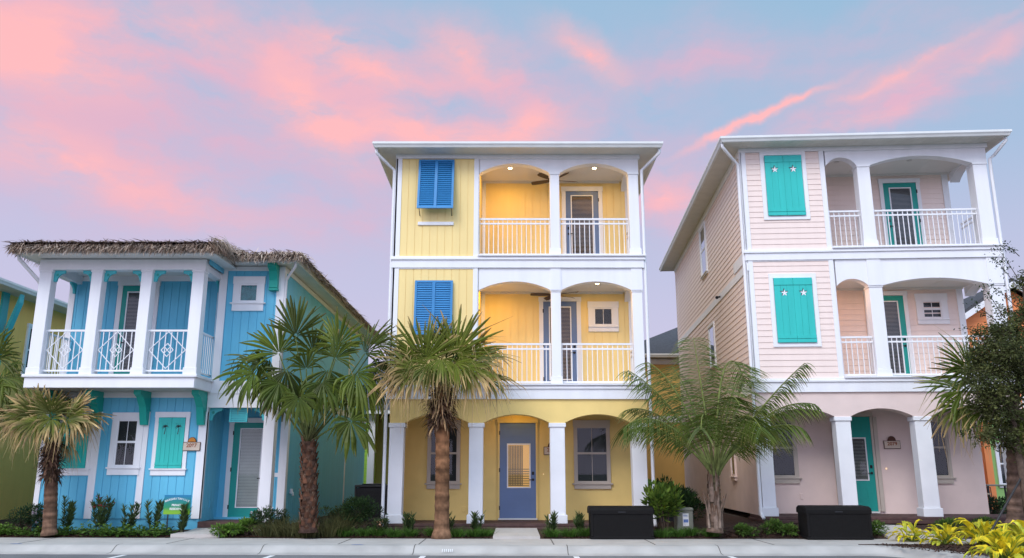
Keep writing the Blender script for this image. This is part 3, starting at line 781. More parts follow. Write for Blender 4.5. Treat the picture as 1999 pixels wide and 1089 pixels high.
# ================================================================= pink house
PH = math.radians(-3.5)
PINK = dict(ovl=.50, ovr=.30, siding=M['pink'], stucco=M['pink_stucco'], lap=True, zb2=2.95, zf2=3.29, zb3=6.32, zf3=6.60, soffit=9.38, zmid=6.05, xr=5.95, op0=2.17,
            ops=[(2.20, 2.985), (3.33, 5.93)], cap2=5.63, apex2=5.81, cap3=8.86, apex3=9.09, cl2=5.88, cl3=9.14,
            gcols=[(-0.02, 0.30), (1.86, 2.22), (3.74, 4.12), (5.86, 6.24)], gcap=2.35, gapex=2.55)
KX, KY, KZ = 6.046, 20.4, 0.555
KH = three_storey('three_storey_house', 'pale pink three storey house with teal starfish shutters', (KX, KY, KZ), PH, PINK)
def kpt(u, v, z):
    return (KX + u * math.cos(PH) - v * math.sin(PH), KY + u * math.sin(PH) + v * math.cos(PH), KZ + z)
def plank_shutter(par, fc, a0, a1, z0, z1, d0=0.03, motif=None, mat=None):
    """pair of board-and-batten leaves with a cut-out motif near the top"""
    mat = mat or M['teal']
    am = (a0 + a1) / 2; root = None
    m = MB(); n = 6; w = (a1 - a0) / n
    for i in range(n):
        fc.bx(m, a0 + i * w + (.004 if i else 0), a0 + (i + 1) * w - .004, d0, d0 + 0.02, z0, z1)
    fc.bx(m, a0 + .01, a1 - .01, d0 - 0.02, d0 + 0.012, z0 + .01, z1 - .01)
    hb = (z1 - z0) * 0.11
    for (y0, y1) in ((z1 - hb, z1), (z0, z0 + hb * .45), (z0 + hb * .55, z0 + hb)):
        for (b0, b1) in ((a0, am - .004), (am + .004, a1)): fc.bx(m, b0, b1, d0 + .02, d0 + 0.034, y0, y1)
    o = m.build('shutter', mat, par)
    if motif: motif(o, fc, (a0 + am) / 2, z1 - (z1 - z0) * 0.225, d0); motif(o, fc, (am + a1) / 2, z1 - (z1 - z0) * 0.225, d0)
    return o
M['recess_shade'] = paint('cutout_shade', (0.05, 0.10, 0.10), 0.8, 0.1, 10)  # flat dark motifs, painted as the shade inside the shutter cut-outs
def starfish(par, fc, a, z, d0):
    for nm, k, mat, sh, dd in (('starfish_shade', 1.0, M['recess_shade'], (0, 0), 0.0212), ('starfish_backing', 0.78, M['white'], (0.012, -0.018), 0.0235)):
        m = MB(); pts = []
        for i in range(20):
            an = PI / 2 + i * 2 * PI / 20; r = (0.115 if i % 4 == 0 else 0.04 if i % 4 == 2 else 0.066) * k
            pts.append(fc.p(a + sh[0] + r * math.cos(an), d0 + dd, z + sh[1] + r * math.sin(an)))
        c = m.av(fc.p(a + sh[0], d0 + dd, z + sh[1])); i0 = [m.av(p) for p in pts]
        for i in range(20): m.af([c, i0[i], i0[(i + 1) % 20]])
        m.build(nm, mat, par)
for (z0, z1, c0, c1) in ((7.51, 9.155, 7.40, 9.30), (4.185, 5.84, 4.08, 5.96)):
    c = MB()
    F0.bx(c, 0.50, 0.60, -.05, 0.045, c0, c1); F0.bx(c, 1.58, 1.68, -.05, 0.045, c0, c1); F0.bx(c, 0.60, 1.58, -.05, 0.042, c1 - .12, c1); F0.bx(c, 0.60, 1.58, -.05, 0.042, c0, c0 + 0.07); F0.bx(c, 0.60, 1.58, -.05, 0.02, c0 + .07, c1 - .12)
    c.build('shutter_casing', M['white'], KH)
    plank_shutter(KH, F0, 0.615, 1.565, z0, z1, 0.042, starfish)
M['peach_blind'] = paint('grey_blind', (0.27, 0.28, 0.28), 0.6, 0.05, 4)
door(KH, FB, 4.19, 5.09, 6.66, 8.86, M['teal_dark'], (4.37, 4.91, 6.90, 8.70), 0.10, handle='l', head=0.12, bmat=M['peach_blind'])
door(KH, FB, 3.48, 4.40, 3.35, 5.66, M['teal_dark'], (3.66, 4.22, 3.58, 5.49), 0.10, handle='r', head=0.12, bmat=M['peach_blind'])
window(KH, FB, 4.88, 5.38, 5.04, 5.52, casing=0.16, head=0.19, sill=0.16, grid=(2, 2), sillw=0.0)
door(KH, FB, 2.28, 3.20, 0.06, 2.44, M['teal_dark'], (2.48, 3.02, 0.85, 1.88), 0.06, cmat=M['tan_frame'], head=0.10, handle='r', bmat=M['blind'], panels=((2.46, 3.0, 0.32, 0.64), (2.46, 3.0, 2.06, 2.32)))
s = MB(); FB.bx(s, 3.27, 3.37, 0, 0.06, 0.06, 2.44); s.build('door_jamb', M['tan_frame'], KH)
for (a, b) in ((0.50, 1.22), (4.36, 5.08)):
    window(KH, FB, a, b, 0.92, 2.33, casing=0.07, head=0.12, sill=0.17, mat=M['tan_frame'], grid=(1, 2), sillw=0.06)
s = MB(); FB.bx(s, 1.28, 1.36, 0, 0.02, 0.35, 0.50, 0.004); s.build('outlet_cover', M['pink_stucco'], KH)
s = MB(); FB.bx(s, 3.50, 3.53, 0, 0.02, 1.10, 1.14, 0.004); s.build('doorbell', M['bell'], KH)
for (x, z, lit, e, v) in ((2.65, 9.14, False, 0, .45), (4.55, 9.14, False, 0, .45), (2.40, 5.88, False, 6, .32), (3.70, 5.88, False, 8, .32)):
    ceiling_lamp(KH, x, v, z, lit or e > 0, e, (1.0, 0.55, 0.24))
LFk = Face('left', 0.0)
window(KH, LFk, 5.55, 6.45, 7.45, 9.0, casing=0.10, head=0.10, sill=0.1, grid=(1, 2), d0=0.02)
window(KH, LFk, 4.95, 5.75, 4.3, 5.55, casing=0.08, head=0.08, sill=0.08, grid=(1, 1), d0=0.02)
window(KH, LFk, 2.95, 3.45, 0.95, 2.1, casing=0.04, head=0.08, sill=0.14, mat=M['pink_stucco'], grid=(1, 1), d0=0.02)
window(KH, LFk, 6.5, 7.0, 0.95, 2.1, casing=0.04, head=0.08, sill=0.14, mat=M['pink_stucco'], grid=(1, 1), d0=0.02)
s = MB(); s.tube([(-0.02, 3.6, 6.15), (-0.14, 3.55, 6.12)], 0.03, 8); s.tube([(-0.14, 3.55, 6.12), (-0.17, 3.4, 6.08)], 0.05, 8); s.build('side_lamp', M['black_metal'], KH)
plaque(kpt(3.715, 1.488, 1.62), PH, '2079', 'dull house number plaque with a small crest on the pink porch wall', shell=M['plaque_edge'])

# ================================================================= blue house (local: u = X + 11.3, v = Y - 20.1, z from porch level)
BH = thing('two_storey_house', 'bright blue two storey house with a thatched roof edge and white balcony', 'house', (-11.3, 20.1, 0.45), 0)
wht = M['white']
Fv = lambda v: Face('front', v)
XW = 5.55
mb = MB(); mb.box(0, 3.9, 0.02, 12.5, -0.45, 0.07); mb.box(3.9, XW, 1.0, 12.5, -0.45, 0.05); mb.build('foundation', M['blue'], BH)
mb = MB(); mb.bbox(3.9, XW + .05, -0.02, 1.2, -0.14, 0.0, .01); mb.build('porch_floor', M['paver'], BH)
# walls
mb = MB()
boards_v(mb, Fv(0.0), 0.0, 3.9, 0.07, 3.0, 0.2)
boards_v(mb, Face('right', 3.9), 0.0, 1.2, 0.0, 2.75, 0.2)
boards_v(mb, Fv(1.2), 3.9, XW, 0.05, 2.75, 0.2)
boards_v(mb, Fv(0.5), -0.05, 3.95, 3.34, 6.07, 0.2)
boards_v(mb, Fv(0.0), 3.95, XW, 3.31, 6.19, 0.2)
boards_v(mb, Face('right', XW), 0.0, 12.5, 3.0, 6.19, 0.4)
boards_v(mb, Face('right', XW), 1.2, 12.5, -0.1, 3.0, 0.4)
boards_v(mb, Face('left', 0.0), 0.0, 12.5, 0.0, 3.0, 0.4); boards_v(mb, Face('left', 0.0), 0.5, 12.5, 3.0, 6.0, 0.4)
mb.box(0.06, 3.84, 0.06, 12.4, 0.0, 3.3); mb.box(3.84, XW - .06, 1.3, 12.4, 0.0, 3.3); mb.box(0.06, 3.9, 0.56, 12.4, 3.3, 6.0); mb.box(3.9, XW - .06, 0.06, 12.4, 3.3, 6.0)
mb.extrude([(4.02, -1.02, 6.0), (4.02, 0.0, 6.0), (4.02, 0.0, 6.15), (4.02, -1.0, 6.15)], (0.02, 0, 0))
mb.build('wall', M['blue'], BH)
# white boards
mb = MB(); f = Fv(0.0)
f.bx(mb, -0.02, 0.10, -.05, 0.035, 0.07, 2.9); f.bx(mb, 1.21, 1.385, -.05, 0.03, 0.07, 2.56); f.bx(mb, 2.375, 2.53, -.05, 0.03, 0.07, 2.56); f.bx(mb, 3.74, 3.93, -.05, 0.035, 0.07, 2.56)
Face('right', 3.9).bx(mb, -0.03, 0.12, 0.0, 0.03, 0.07, 2.7)
f.bx(mb, -0.02, 3.92, -.05, 0.03, 2.9, 3.06)
f.bx(mb, 3.9, XW + .03, -.05, 0.04, 2.66, 3.00); f.bx(mb, 3.9, XW + .05, -.05, 0.06, 3.0, 3.03); f.bx(mb, 3.9, XW + .04, -.05, 0.045, 3.03, 3.31)
mb.box(XW - .22, XW + .03, 0.05, 1.2, 2.66, 3.31)
f.bx(mb, 3.95, 4.14, -.05, 0.035, 3.31, 6.19); f.bx(mb, XW - 0.15, XW + .03, -.05, 0.035, 3.31, 6.19); f.bx(mb, 4.14, XW - .15, -.05, 0.033, 6.08, 6.19)
Face('right', XW).bx(mb, -0.03, 0.14, 0.0, 0.035, 3.31, 6.19); Face('right', XW).bx(mb, 0.14, 12.5, 0, 0.035, 6.07, 6.19); Face('right', XW).bx(mb, 0.14, 12.5, 0, 0.03, 3.02, 3.2)
Face('right', XW).bx(mb, 1.17, 1.35, 0.0, 0.035, 0.0, 3.02); Face('right', XW).bx(mb, 8.6, 8.75, 0.0, 0.03, 0.0, 6.07)
g = Fv(1.2); g.bx(mb, XW - .16, XW + .03, -.05, 0.035, 0.0, 2.66); g.bx(mb, XW - .52, XW - .40, -.05, 0.03, 0.0, 2.66); g.bx(mb, XW - .40, XW - .16, -.05, 0.028, 1.02, 1.12)
h = Fv(0.5); h.bx(mb, -0.07, 0.08, -.05, 0.035, 3.34, 6.0); h.bx(mb, -0.07, 3.95, -.05, 0.03, 5.93, 6.07)
Face('right', 4.0).bx(mb, 0.3, 0.5, -.2, 0.02, 3.34, 6.0)
mb.build('trim', wht, BH)
# balcony: deck, posts, beam
mb = MB(); v0 = -1.1
mb.box(0.06, 3.92, v0 + .01, 0.0, 3.03, 3.26)
mb.build('balcony_floor', M['concrete'], BH)
mb = MB()
mb.bbox(0.02, 3.96, v0 - .03, v0 + .02, 3.03, 3.27, .006); mb.bbox(3.92, 3.97, v0 + .02, 0.0, 3.03, 3.27, .006); mb.bbox(0.0, 0.05, v0 + .02, 0.0, 3.03, 3.27, .006)
mb.bbox(-0.03, 4.02, v0 - .08, v0 + .12, 3.27, 3.34, .01); mb.bbox(3.9, 4.02, v0 + .12, 0.0, 3.27, 3.34, .01); mb.bbox(-.03, 0.09, v0 + .12, 0.0, 3.27, 3.34, .01)
mb.build('balcony_fascia', wht, BH)
mb = MB()
mb.bbox(0.0, 3.98, v0, v0 + .26, 5.845, 6.10, .006); mb.bbox(3.76, 3.98, v0 + .26, 0.5, 5.845, 6.0, .006); mb.bbox(0.0, 0.22, v0 + .26, 0.5, 5.845, 6.10, .006)
mb.build('balcony_beam', wht, BH)
mb = MB(); mb.box(0.1, 3.9, v0 + .26, 0.5, 6.06, 6.10); mb.build('balcony_ceiling', M['ceiling'], BH)
posts = ((0.03, 0.32), (1.27, 1.53), (2.46, 2.72), (3.68, 3.96))
for (a, b) in posts: column(BH, a, b, v0, v0 + .26, 3.34, 5.845, wht, 0.16, 0.06, 0.02, 'post')
def diamond_rail(par, a0, a1, y, z0, z1):
    mb, bar, nm = railing(par, (a0, y), (a1, y), z0, z1, wht, two=False, step=0.13)
    ac, zc, hw, hh = (a0 + a1) / 2, (z0 + z1) / 2 + .01, (a1 - a0) / 2 - .05, (z1 - z0) / 2 - .06
    for (w_, h_, t) in ((hw, hh, 0.011), (hw * .33, hh * .36, 0.011)):
        P = [(ac - w_, zc), (ac, zc + h_), (ac + w_, zc), (ac, zc - h_)]
        for i in range(4):
            a, b = P[i], P[(i + 1) % 4]; mb.tube([(a[0], y - .012, a[1]), (b[0], y - .012, b[1])], t, 5)
    for s_ in (-1, 1):
        mb.tube([(ac - hw * .165, y - .012, zc - s_ * hh * .18), (ac + hw * .165, y - .012, zc + s_ * hh * .18)], 0.010, 5) if s_ > 0 else mb.tube([(ac - hw * .165, y - .012, zc + hh * .18), (ac + hw * .165, y - .012, zc - hh * .18)], 0.010, 5)
    return mb.build('railing', wht, par)
for k in range(3): diamond_rail(BH, posts[k][1] + .0, posts[k + 1][0], v0 + .13, 3.42, 4.41)
railing(BH, (3.86, v0 + .26), (3.86, 0.3), 3.42, 4.41, wht, two=False)[0].build('railing', wht, BH)
railing(BH, (0.12, v0 + .26), (0.12, 0.45), 3.42, 4.41, wht, two=False)[0].build('railing', wht, BH)
def gingerbread(par, x, y, z, s, along='x', mat=None, w=0.26, h=0.27, t=0.05):
    """pierced scroll bracket in the corner under a beam: s = +1 reaches to +along"""
    P = lambda a, d, zz: (x + s * a, y + d, zz) if along == 'x' else (x + d, y + s * a, zz)
    outer = [(0, z), (w, z), (w, z - 0.07)] + [(w - 0.01 - (w - .09) * math.sin(q), z - 0.07 - (h - 0.09) * (1 - math.cos(q))) for q in [R(10 * i) for i in range(1, 10)]] + [(0.07, z - h), (0, z - h)]
    hole = [(0.055 + 0.05 * (1 + math.cos(q)) * .7, z - 0.075 - 0.035 * (1 + math.sin(q))) for q in [2 * PI * i / 10 for i in range(10)]]
    mb = MB(); mb.extrude([P(a, 0, zz) for a, zz in outer], (0, t, 0) if along == 'x' else (t, 0, 0))
    o = mb.build('bracket', mat or M['aqua'], par)
    q = MB(); q.extrude([P(a, -0.003, zz) for a, zz in hole], (0, 0.002, 0) if along == 'x' else (0.002, 0, 0)); q.build('pierced_hole', M['teal_dark'], o)
    return o
for k in range(3):
    gingerbread(BH, posts[k][1] + .0, v0 + .1, 5.845, 1); gingerbread(BH, posts[k + 1][0], v0 + .1, 5.845, -1)
gingerbread(BH, 3.83, 0.3, 5.845, -1, 'y'); gingerbread(BH, 0.08, 0.42, 5.845, -1, 'y')
gingerbread(BH, 3.93, 0.1, 2.66, 1, w=.3, h=.30); gingerbread(BH, 5.30, 0.1, 2.66, -1, w=.3, h=.30)
# louvred vent panel over the entrance
mb = MB(); f = Fv(0.12); f.bx(mb, 4.42, 4.86, 0, .02, 2.32, 2.66)
for k in range(5): f.bx(mb, 4.46, 4.82, .02, .035, 2.36 + k * .056, 2.395 + k * .056)
f.bx(mb, 4.42, 4.46, .02, .04, 2.32, 2.66); f.bx(mb, 4.82, 4.86, .02, .04, 2.32, 2.66); f.bx(mb, 4.46, 4.82, .02, .04, 2.32, 2.345); f.bx(mb, 4.46, 4.82, .02, .04, 2.635, 2.66)
mb.build('louvre_vent', M['aqua'], BH)
column(BH, 5.29, 5.56, 0.0, 0.27, 0.0, 2.66, wht, 0.0001, 0.0001, 0.002)
# heavy balcony brackets
for a in (0.16, 1.17, 2.33, 3.70):
    mb = MB(); a += .02; b = a + 0.17
    mb.extrude([(a, 0, 3.03), (a, -.62, 3.03), (a, -.62, 2.94), (a, -.45, 2.87), (a, -0.26, 2.66), (a, -0.18, 2.40), (a, -0.12, 2.24), (a, 0, 2.24)][::-1], (0.17, 0, 0))
    mb.bbox(a - .012, b + .012, -.16, 0.0, 2.56, 2.60, .003); mb.build('balcony_bracket', M['bracket'], BH)
mb = MB(); a = 5.24
mb.extrude([(a, 0, 6.19), (a, -0.42, 6.19), (a, -0.42, 6.10), (a, -.26, 6.02), (a, -.18, 5.8), (a, -.17, 5.62), (a, 0, 5.55)][::-1], (0.2, 0, 0)); mb.bbox(a - .01, a + .21, -.18, 0, 5.55, 5.60, .003)
mb.build('eave_bracket', M['bracket'], BH)
M['blind_pale'] = paint('pale_blind', (0.42, 0.46, 0.43), 0.6, 0.05, 4)
M['aqua_reflection'] = paint('aqua_reflection_paint', (0.05, 0.22, 0.24), 0.7, 0.3, 9)  # window backing painted aqua in place of a reflection in the glass
# doors, windows, shutters of the blue house
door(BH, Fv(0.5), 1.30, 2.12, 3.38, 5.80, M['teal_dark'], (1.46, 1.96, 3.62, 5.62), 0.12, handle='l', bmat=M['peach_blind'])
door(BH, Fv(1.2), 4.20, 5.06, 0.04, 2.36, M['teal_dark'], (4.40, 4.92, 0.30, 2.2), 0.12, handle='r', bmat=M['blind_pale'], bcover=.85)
window(BH, Fv(0.0), 4.47, 4.93, 5.28, 5.74, casing=0.16, head=0.19, sill=0.23, grid=(1, 1), backing=M['aqua_reflection'], sillw=0.05)
window(BH, Fv(0.0), 1.78, 2.28, 1.27, 2.37, casing=0.13, head=0.17, sill=0.20, grid=(2, 2), sillw=0.03)
def palm_motif(par, fc, a, z, d0):
    m = MB(); d = d0 + 0.0215
    s = 1 if a % 1 > 0 else 1
    tr = [(0.0, -0.13), (0.012, -0.05), (0.02, 0.0), (0.012, 0.05)]
    def ribbon(pts, w0, w1):
        for i in range(len(pts) - 1):
            (x0, y0), (x1, y1) = pts[i], pts[i + 1]; ww0 = w0 + (w1 - w0) * i / (len(pts) - 1); ww1 = w0 + (w1 - w0) * (i + 1) / (len(pts) - 1)
            dx, dy = x1 - x0, y1 - y0; l_ = math.hypot(dx, dy); nx, ny = -dy / l_, dx / l_
            m.poly([fc.p(a + x0 - nx * ww0, d, z + y0 - ny * ww0), fc.p(a + x0 + nx * ww0, d, z + y0 + ny * ww0), fc.p(a + x1 + nx * ww1, d, z + y1 + ny * ww1), fc.p(a + x1 - nx * ww1, d, z + y1 - ny * ww1)][::-1])
    ribbon(tr, 0.012, 0.007)
    for an in (10, 50, 95, 135, 175, 215):
        c, s_ = math.cos(R(an)), math.sin(R(an))
        ribbon([(0.012, 0.05), (0.012 + .05 * c, 0.05 + .045 * s_ + .005), (0.012 + .085 * c, 0.05 + .06 * s_ - .03)], 0.013, 0.003)
    m.build('palm_cutout_shade', M['recess_shade'], par)
for (c0, c1) in ((0.47, 1.12), (2.77, 3.42)):
    cs_ = MB(); f = Fv(0.0); z0, z1 = 1.22, 2.425
    f.bx(cs_, c0 - .09, c0, -.05, .045, z0, z1); f.bx(cs_, c1, c1 + .09, -.05, .045, z0, z1); f.bx(cs_, c0 - .10, c1 + .10, -.05, .05, z1, z1 + .13)
    f.bx(cs_, c0 - .12, c1 + .12, -.05, .075, z0 - .03, z0); f.bx(cs_, c0 - .09, c1 + .09, -.05, .045, z0 - .16, z0 - .03); f.bx(cs_, c0, c1, -.05, .02, z0, z1)
    cs_.build('shutter_casing', wht, BH)
    plank_shutter(BH, Fv(0.0), c0 + .005, c1 - .005, z0 + .005, z1 - .005, 0.035, palm_motif)
s = MB(); Face('right', 3.9).bx(s, .62, .75, 0.012, .03, .3, .46, .004); s.build('outlet_cover', M['blue'], BH)
s = MB(); s.tube([(XW, 1.75, 0.62), (XW + .09, 1.74, .62), (XW + .12, 1.68, .56)], .03, 8); s.tube([(XW + .05, 1.75, .62), (XW + .05, 1.75, .72)], .045, 8); s.build('wall_tap', M['gutter'], BH)
# eaves under the thatch
zs = 6.12
mb = MB()
mb.box(-0.30, 4.35, -1.6, 0.4, zs, zs + .03); mb.box(3.2, 5.97, -0.5, 12.9, zs + .09, zs + .12); mb.box(-.30, 3.2, .4, 12.9, zs + .0, zs + .03)
mb.box(-0.32, 4.37, -1.63, -1.59, zs - .02, zs + .17); mb.box(4.33, 4.37, -1.6, -.5, zs - .02, zs + .17); mb.box(4.3, 6.0, -.53, -.49, zs + .06, zs + .24); mb.box(5.96, 6.0, -.5, 12.9, zs + .06, zs + .24); mb.box(-.32, -.28, -1.6, 12.9, zs - .02, zs + .17)
mb.build('eaves', M['gutter_green'] if 'gutter_green' in M else M['gutter'], BH)
downspout(BH, [(5.93, -.42, 6.2), (5.93, -.40, 6.10), (5.70, -.08, 5.93), (5.62, -.02, 5.84), (5.62, -.0, 5.0), (5.62, 0.0, 3.4)], .035)
downspout(BH, [(-0.27, -1.52, 6.10), (-.26, -1.5, 6.0), (-.04, -1.0, 5.60), (.0, -.85, 5.45)], .045)
M['thatch_dark'] = paint('thatch_dark', (0.22, 0.165, 0.13), 0.95, 0.3, 8)
M['thatch'] = leafmat('thatch_straw', None, 0.3, 4.0, rough=0.9, trans=0.05, spec=0.1)
th = MB()
SL = math.tan(R(9))
def roof_h(u, v):
    """height of the thatch top surface at (u, v): low hips rising away from the eave line"""
    d1 = min(u + 0.44, v + 1.78, 6.18 - u if v > -0.6 else 4.55 - u)
    d2 = min(u + 0.44, v + 0.66, 6.18 - u)
    return zs + 0.215 + max(0.0, max(d1 if u < 4.55 else 0, d2)) * SL
us = [-0.42, -0.1, 0.4, 1.2, 2.0, 2.8, 3.6, 4.2, 4.54, 4.56, 5.0, 5.5, 5.9, 6.16]
vs = [-1.76, -1.5, -1.1, -0.66, -0.62, -0.2, 0.3, 1, 2, 3, 4.5, 6, 8, 10, 12, 13]
for i in range(len(us) - 1):
    for j in range(len(vs) - 1):
        uc, vc = (us[i] + us[i + 1]) / 2, (vs[j] + vs[j + 1]) / 2
        if uc > 4.55 and vc < -0.64: continue
        th.poly([(a, b, roof_h(a, b)) for a, b in ((us[i], vs[j]), (us[i + 1], vs[j]), (us[i + 1], vs[j + 1]), (us[i], vs[j + 1]))])
thr = th.build('thatched_roof', M['thatch_dark'], BH)
st = MB()
straw = [(0.36, 0.27, 0.20), (0.25, 0.175, 0.13), (0.44, 0.34, 0.26), (0.17, 0.115, 0.09), (0.32, 0.24, 0.20), (0.54, 0.44, 0.36)]
rt = random.Random(5)
def straw_blade(p, d, ln, w, droop):
    c = rt.choice(straw); k = 0.78 + rt.random() * .5; c = tuple(x * k for x in c)
    d = d.normalized(); side = d.cross(Vector((0, 0, 1)))
    if side.length < .1: side = Vector((1, 0, 0))
    side.normalize(); side = (side + Vector((0, 0, rt.uniform(-.5, .5)))).normalized()
    pts = [p]; q = p.copy(); dd = d.copy(); n = 3
    for i in range(n):
        dd = (dd + Vector((0, 0, -droop)) / n).normalized(); q = q + dd * ln / n; pts.append(q.copy())
    st.strip(pts, [w, w * .9, w * .6, w * .12], side, [c] * 4)
def fringe(a, b, out, n):
    a, b = Vector(a), Vector(b); out = Vector(out)
    along = (b - a).normalized()
    for i in range(n):
        t = rt.random(); lay = rt.random()
        p = a.lerp(b, t) - out * (0.10 + 0.75 * lay * lay) + Vector((0, 0, 0.02 + 0.14 * lay + 0.05 * math.sin(t * 23) * rt.random() + rt.uniform(-.05, .05)))
        d = out + along * rt.gauss(0, 0.5) + Vector((0, 0, rt.uniform(-0.35, 0.12)))
        straw_blade(p, d, rt.uniform(.16, .40), rt.uniform(.007, .019), rt.uniform(.3, 1.1))
        if i % 3 == 0:
            p = a.lerp(b, t) + Vector((0, 0, rt.uniform(-.06, .12))) - out * .05
            straw_blade(p, out * .7 + along * rt.gauss(0, .5) + Vector((0, 0, -.5)), rt.uniform(.12, .28), rt.uniform(.006, .013), rt.uniform(.6, 1.4))
E0 = zs + 0.12
fringe((-0.40, -1.72, E0), (4.52, -1.72, E0), (0, -1, 0), 4200)
fringe((4.5, -1.70, E0), (4.5, -0.62, E0), (1, 0, 0), 420)
fringe((4.5, -0.62, E0 + .09), (6.12, -0.62, E0 + .09), (0, -1, 0), 1300)
fringe((6.12, -0.6, E0 + .09), (6.12, 12.9, E0 + .09), (1, 0, 0), 3600)
fringe((-0.40, 6, E0), (-0.40, -1.72, E0), (-1, 0, 0), 1500)
for i in range(2600):   # loose straw lying on the roof near its edges
    u_, v_ = (rt.uniform(-.4, 4.5), rt.uniform(-1.75, -.2)) if i < 1700 else (rt.uniform(4.2, 6.1), rt.uniform(-.6, 4))
    straw_blade(Vector((u_, v_, roof_h(u_, v_) + .015)), Vector((rt.gauss(0, .6), -1 if i < 1700 else rt.gauss(-.3, .6), rt.uniform(-.1, .22))), rt.uniform(.15, .35), rt.uniform(.007, .016), rt.uniform(.1, .5))
for i in range(160):   # drooping bunch at the valley corner
    straw_blade(Vector((4.42 + rt.gauss(0, .14), -1.62 + rt.gauss(0, .2), E0 + .13 + rt.uniform(-.08, .08))), Vector((1, -.6, -.15)), rt.uniform(.3, .6), rt.uniform(.008, .016), rt.uniform(.7, 1.5))
st.build('straw_fringe', M['thatch'], thr)
plaque((-11.3 + 3.62, 20.06, 2.08), 0, '2087', 'cream house number plaque reading 2087 beside the right teal palm shutter')

# ================================================================= houses further back
M['lime'] = paint('lime_siding', (0.36, 0.62, 0.07), 0.6, 0.05, 2)
M['olive'] = paint('olive_siding', (0.36, 0.33, 0.10), 0.6, 0.05, 2)
M['ochre'] = paint('ochre_wall', (0.80, 0.50, 0.16), 0.7, 0.04, 2)
M['mustard'] = paint('mustard_wall', (0.95, 0.56, 0.15), 0.7, 0.06, 1.4, streak=True)
M['orange'] = paint('orange_siding', (0.82, 0.27, 0.09), 0.6, 0.05, 2)
M['greenwall'] = paint('soft_green_wall', (0.28, 0.50, 0.16), 0.65, 0.05, 2)
# left neighbour: its right side wall and eave show beyond the blue balcony
NH = thing('two_storey_house', 'mustard yellow house with aqua eave braces behind the blue balcony', 'house', (-14.4, 20.0, 0.3), 0)
mb = MB(); mb.box(-6, 0, 0.0, 12, -.3, 6.25); mb.build('wall', M['mustard'], NH)
hip_roof(NH, -6.5, 0.55, -0.5, 12.5, 6.25, 14, M['roof'], M['soffit'])
FN = Face('right', 0.0)
for y in (2.6,):
    mb = MB(); FN.bx(mb, y, y + .3, 0.0, .06, 4.2, 6.25); mb.extrude([(0.06, y + .05, 4.4), (0.06, y + .05, 4.75), (0.5, y + .05, 6.2), (0.5, y + .05, 5.95)], (0, .2, 0)); mb.build('eave_brace', M['aqua'], NH)
window(NH, FN, 4.1, 5.0, 4.1, 5.5, casing=.1, grid=(1, 2), d0=.02)
window(NH, FN, 0.6, 1.5, 1.0, 2.6, casing=.1, grid=(1, 2), d0=.02, mat=M['aqua'])
# lime and olive house seen in the gap between blue and yellow
GH = thing('two_storey_house', 'lime green and olive house with a grey roof in the gap beside the blue house', 'house', (-9.2, 38.0, 0.3), 0)
mb = MB(); boards_h(mb, Fv(0.0), -2, 2.83, 0, 3.9, .19, .02); mb.box(-2, 2.83, .03, 8, 0, 3.9); mb.build('wall', M['lime'], GH)
mb = MB(); boards_h(mb, Fv(1.2), 2.83, 6.2, 0, 3.9, .19, .02); mb.box(2.83, 6.2, 1.25, 8, 0, 3.9); mb.build('wing_wall', M['olive'], GH)
mb = MB(); Fv(0.0).bx(mb, 2.65, 2.95, -.2, .05, 0, 3.9); Fv(0).bx(mb, -2.3, 6.6, -.2, .45, 3.9, 4.1); mb.build('trim', wht, GH)
mb = MB(); mb.extrude([(-2.4, -0.5, 4.1), (-2.4, 4.2, 6.6), (-2.4, 8.9, 4.1)], (9.1, 0, 0)); mb.build('roof', M['roof'], GH)
# ochre house behind the gap between yellow and pink
OH = thing('two_storey_house', 'ochre house with a grey hip roof in the gap behind the feather palm', 'house', (4.6, 35.0, 0.3), 0)
mb = MB(); mb.box(0, 7.5, 0, 9, -.3, 6.0); mb.build('wall', M['ochre'], OH)
mb = MB(); Fv(0).bx(mb, -.05, 7.55, -.1, .06, 3.35, 3.62); Fv(0).bx(mb, -.05, 7.55, -.1, .08, 5.8, 6.02); Fv(0).bx(mb, 2.65, 2.9, -.1, .06, 0, 3.35); mb.build('trim', wht, OH)
hip_roof(OH, -.5, 8.0, -.5, 9.5, 6.05, 26, M['roof'], M['soffit'])
# orange house beyond the pink one
RH = thing('two_storey_house', 'orange gabled house with white rake boards beyond the pink house', 'house', (14.6, 29.0, 0.3), R(-4))
mb = MB()
boards_h(mb, Fv(0.0), 0.0, 6.5, 0, 5.6, .19, .02); mb.box(0, 6.5, .03, 10, 0, 5.6)
mb.extrude([(0, 0, 5.6), (6.5, 0, 5.6), (3.25, 0, 7.7)], (0, 10, 0))
for k in range(11):
    z = 5.6 + k * .19; i = z - 5.6; x0 = i * 3.25 / 2.1; 
    mb.poly([(x0, -.02, z), (6.5 - x0, -.02, z), (6.5 - x0 - .29, -.003, z + .19), (x0 + .29, -.003, z + .19)])
mb.build('wall', M['orange'], RH)
mb = MB()
for sx in (0, 1):
    a, b = ((-.5, 5.28), (3.25, 7.7)) if sx == 0 else ((7.0, 5.28), (3.25, 7.7))
    mb.extrude([(a[0], -.4, a[1]), (b[0], -.4, b[1]), (b[0], -.4, b[1] + .22), (a[0], -.4, a[1] + .22)], (0, .06, 0))
Fv(0).bx(mb, -.05, 6.55, -.05, .3, 4.55, 4.75); Fv(0).bx(mb, -.02, .14, -.05, .05, 0, 5.6)
mb.build('trim', wht, RH)
mb = MB()
mb.extrude([(-.5, -.36, 5.5), (3.25, -.36, 7.92), (7.0, -.36, 5.5), (7.0, -.36, 5.62), (3.25, -.36, 8.05), (-.5, -.36, 5.62)], (0, 10.7, 0)); mb.build('roof', M['roof'], RH)
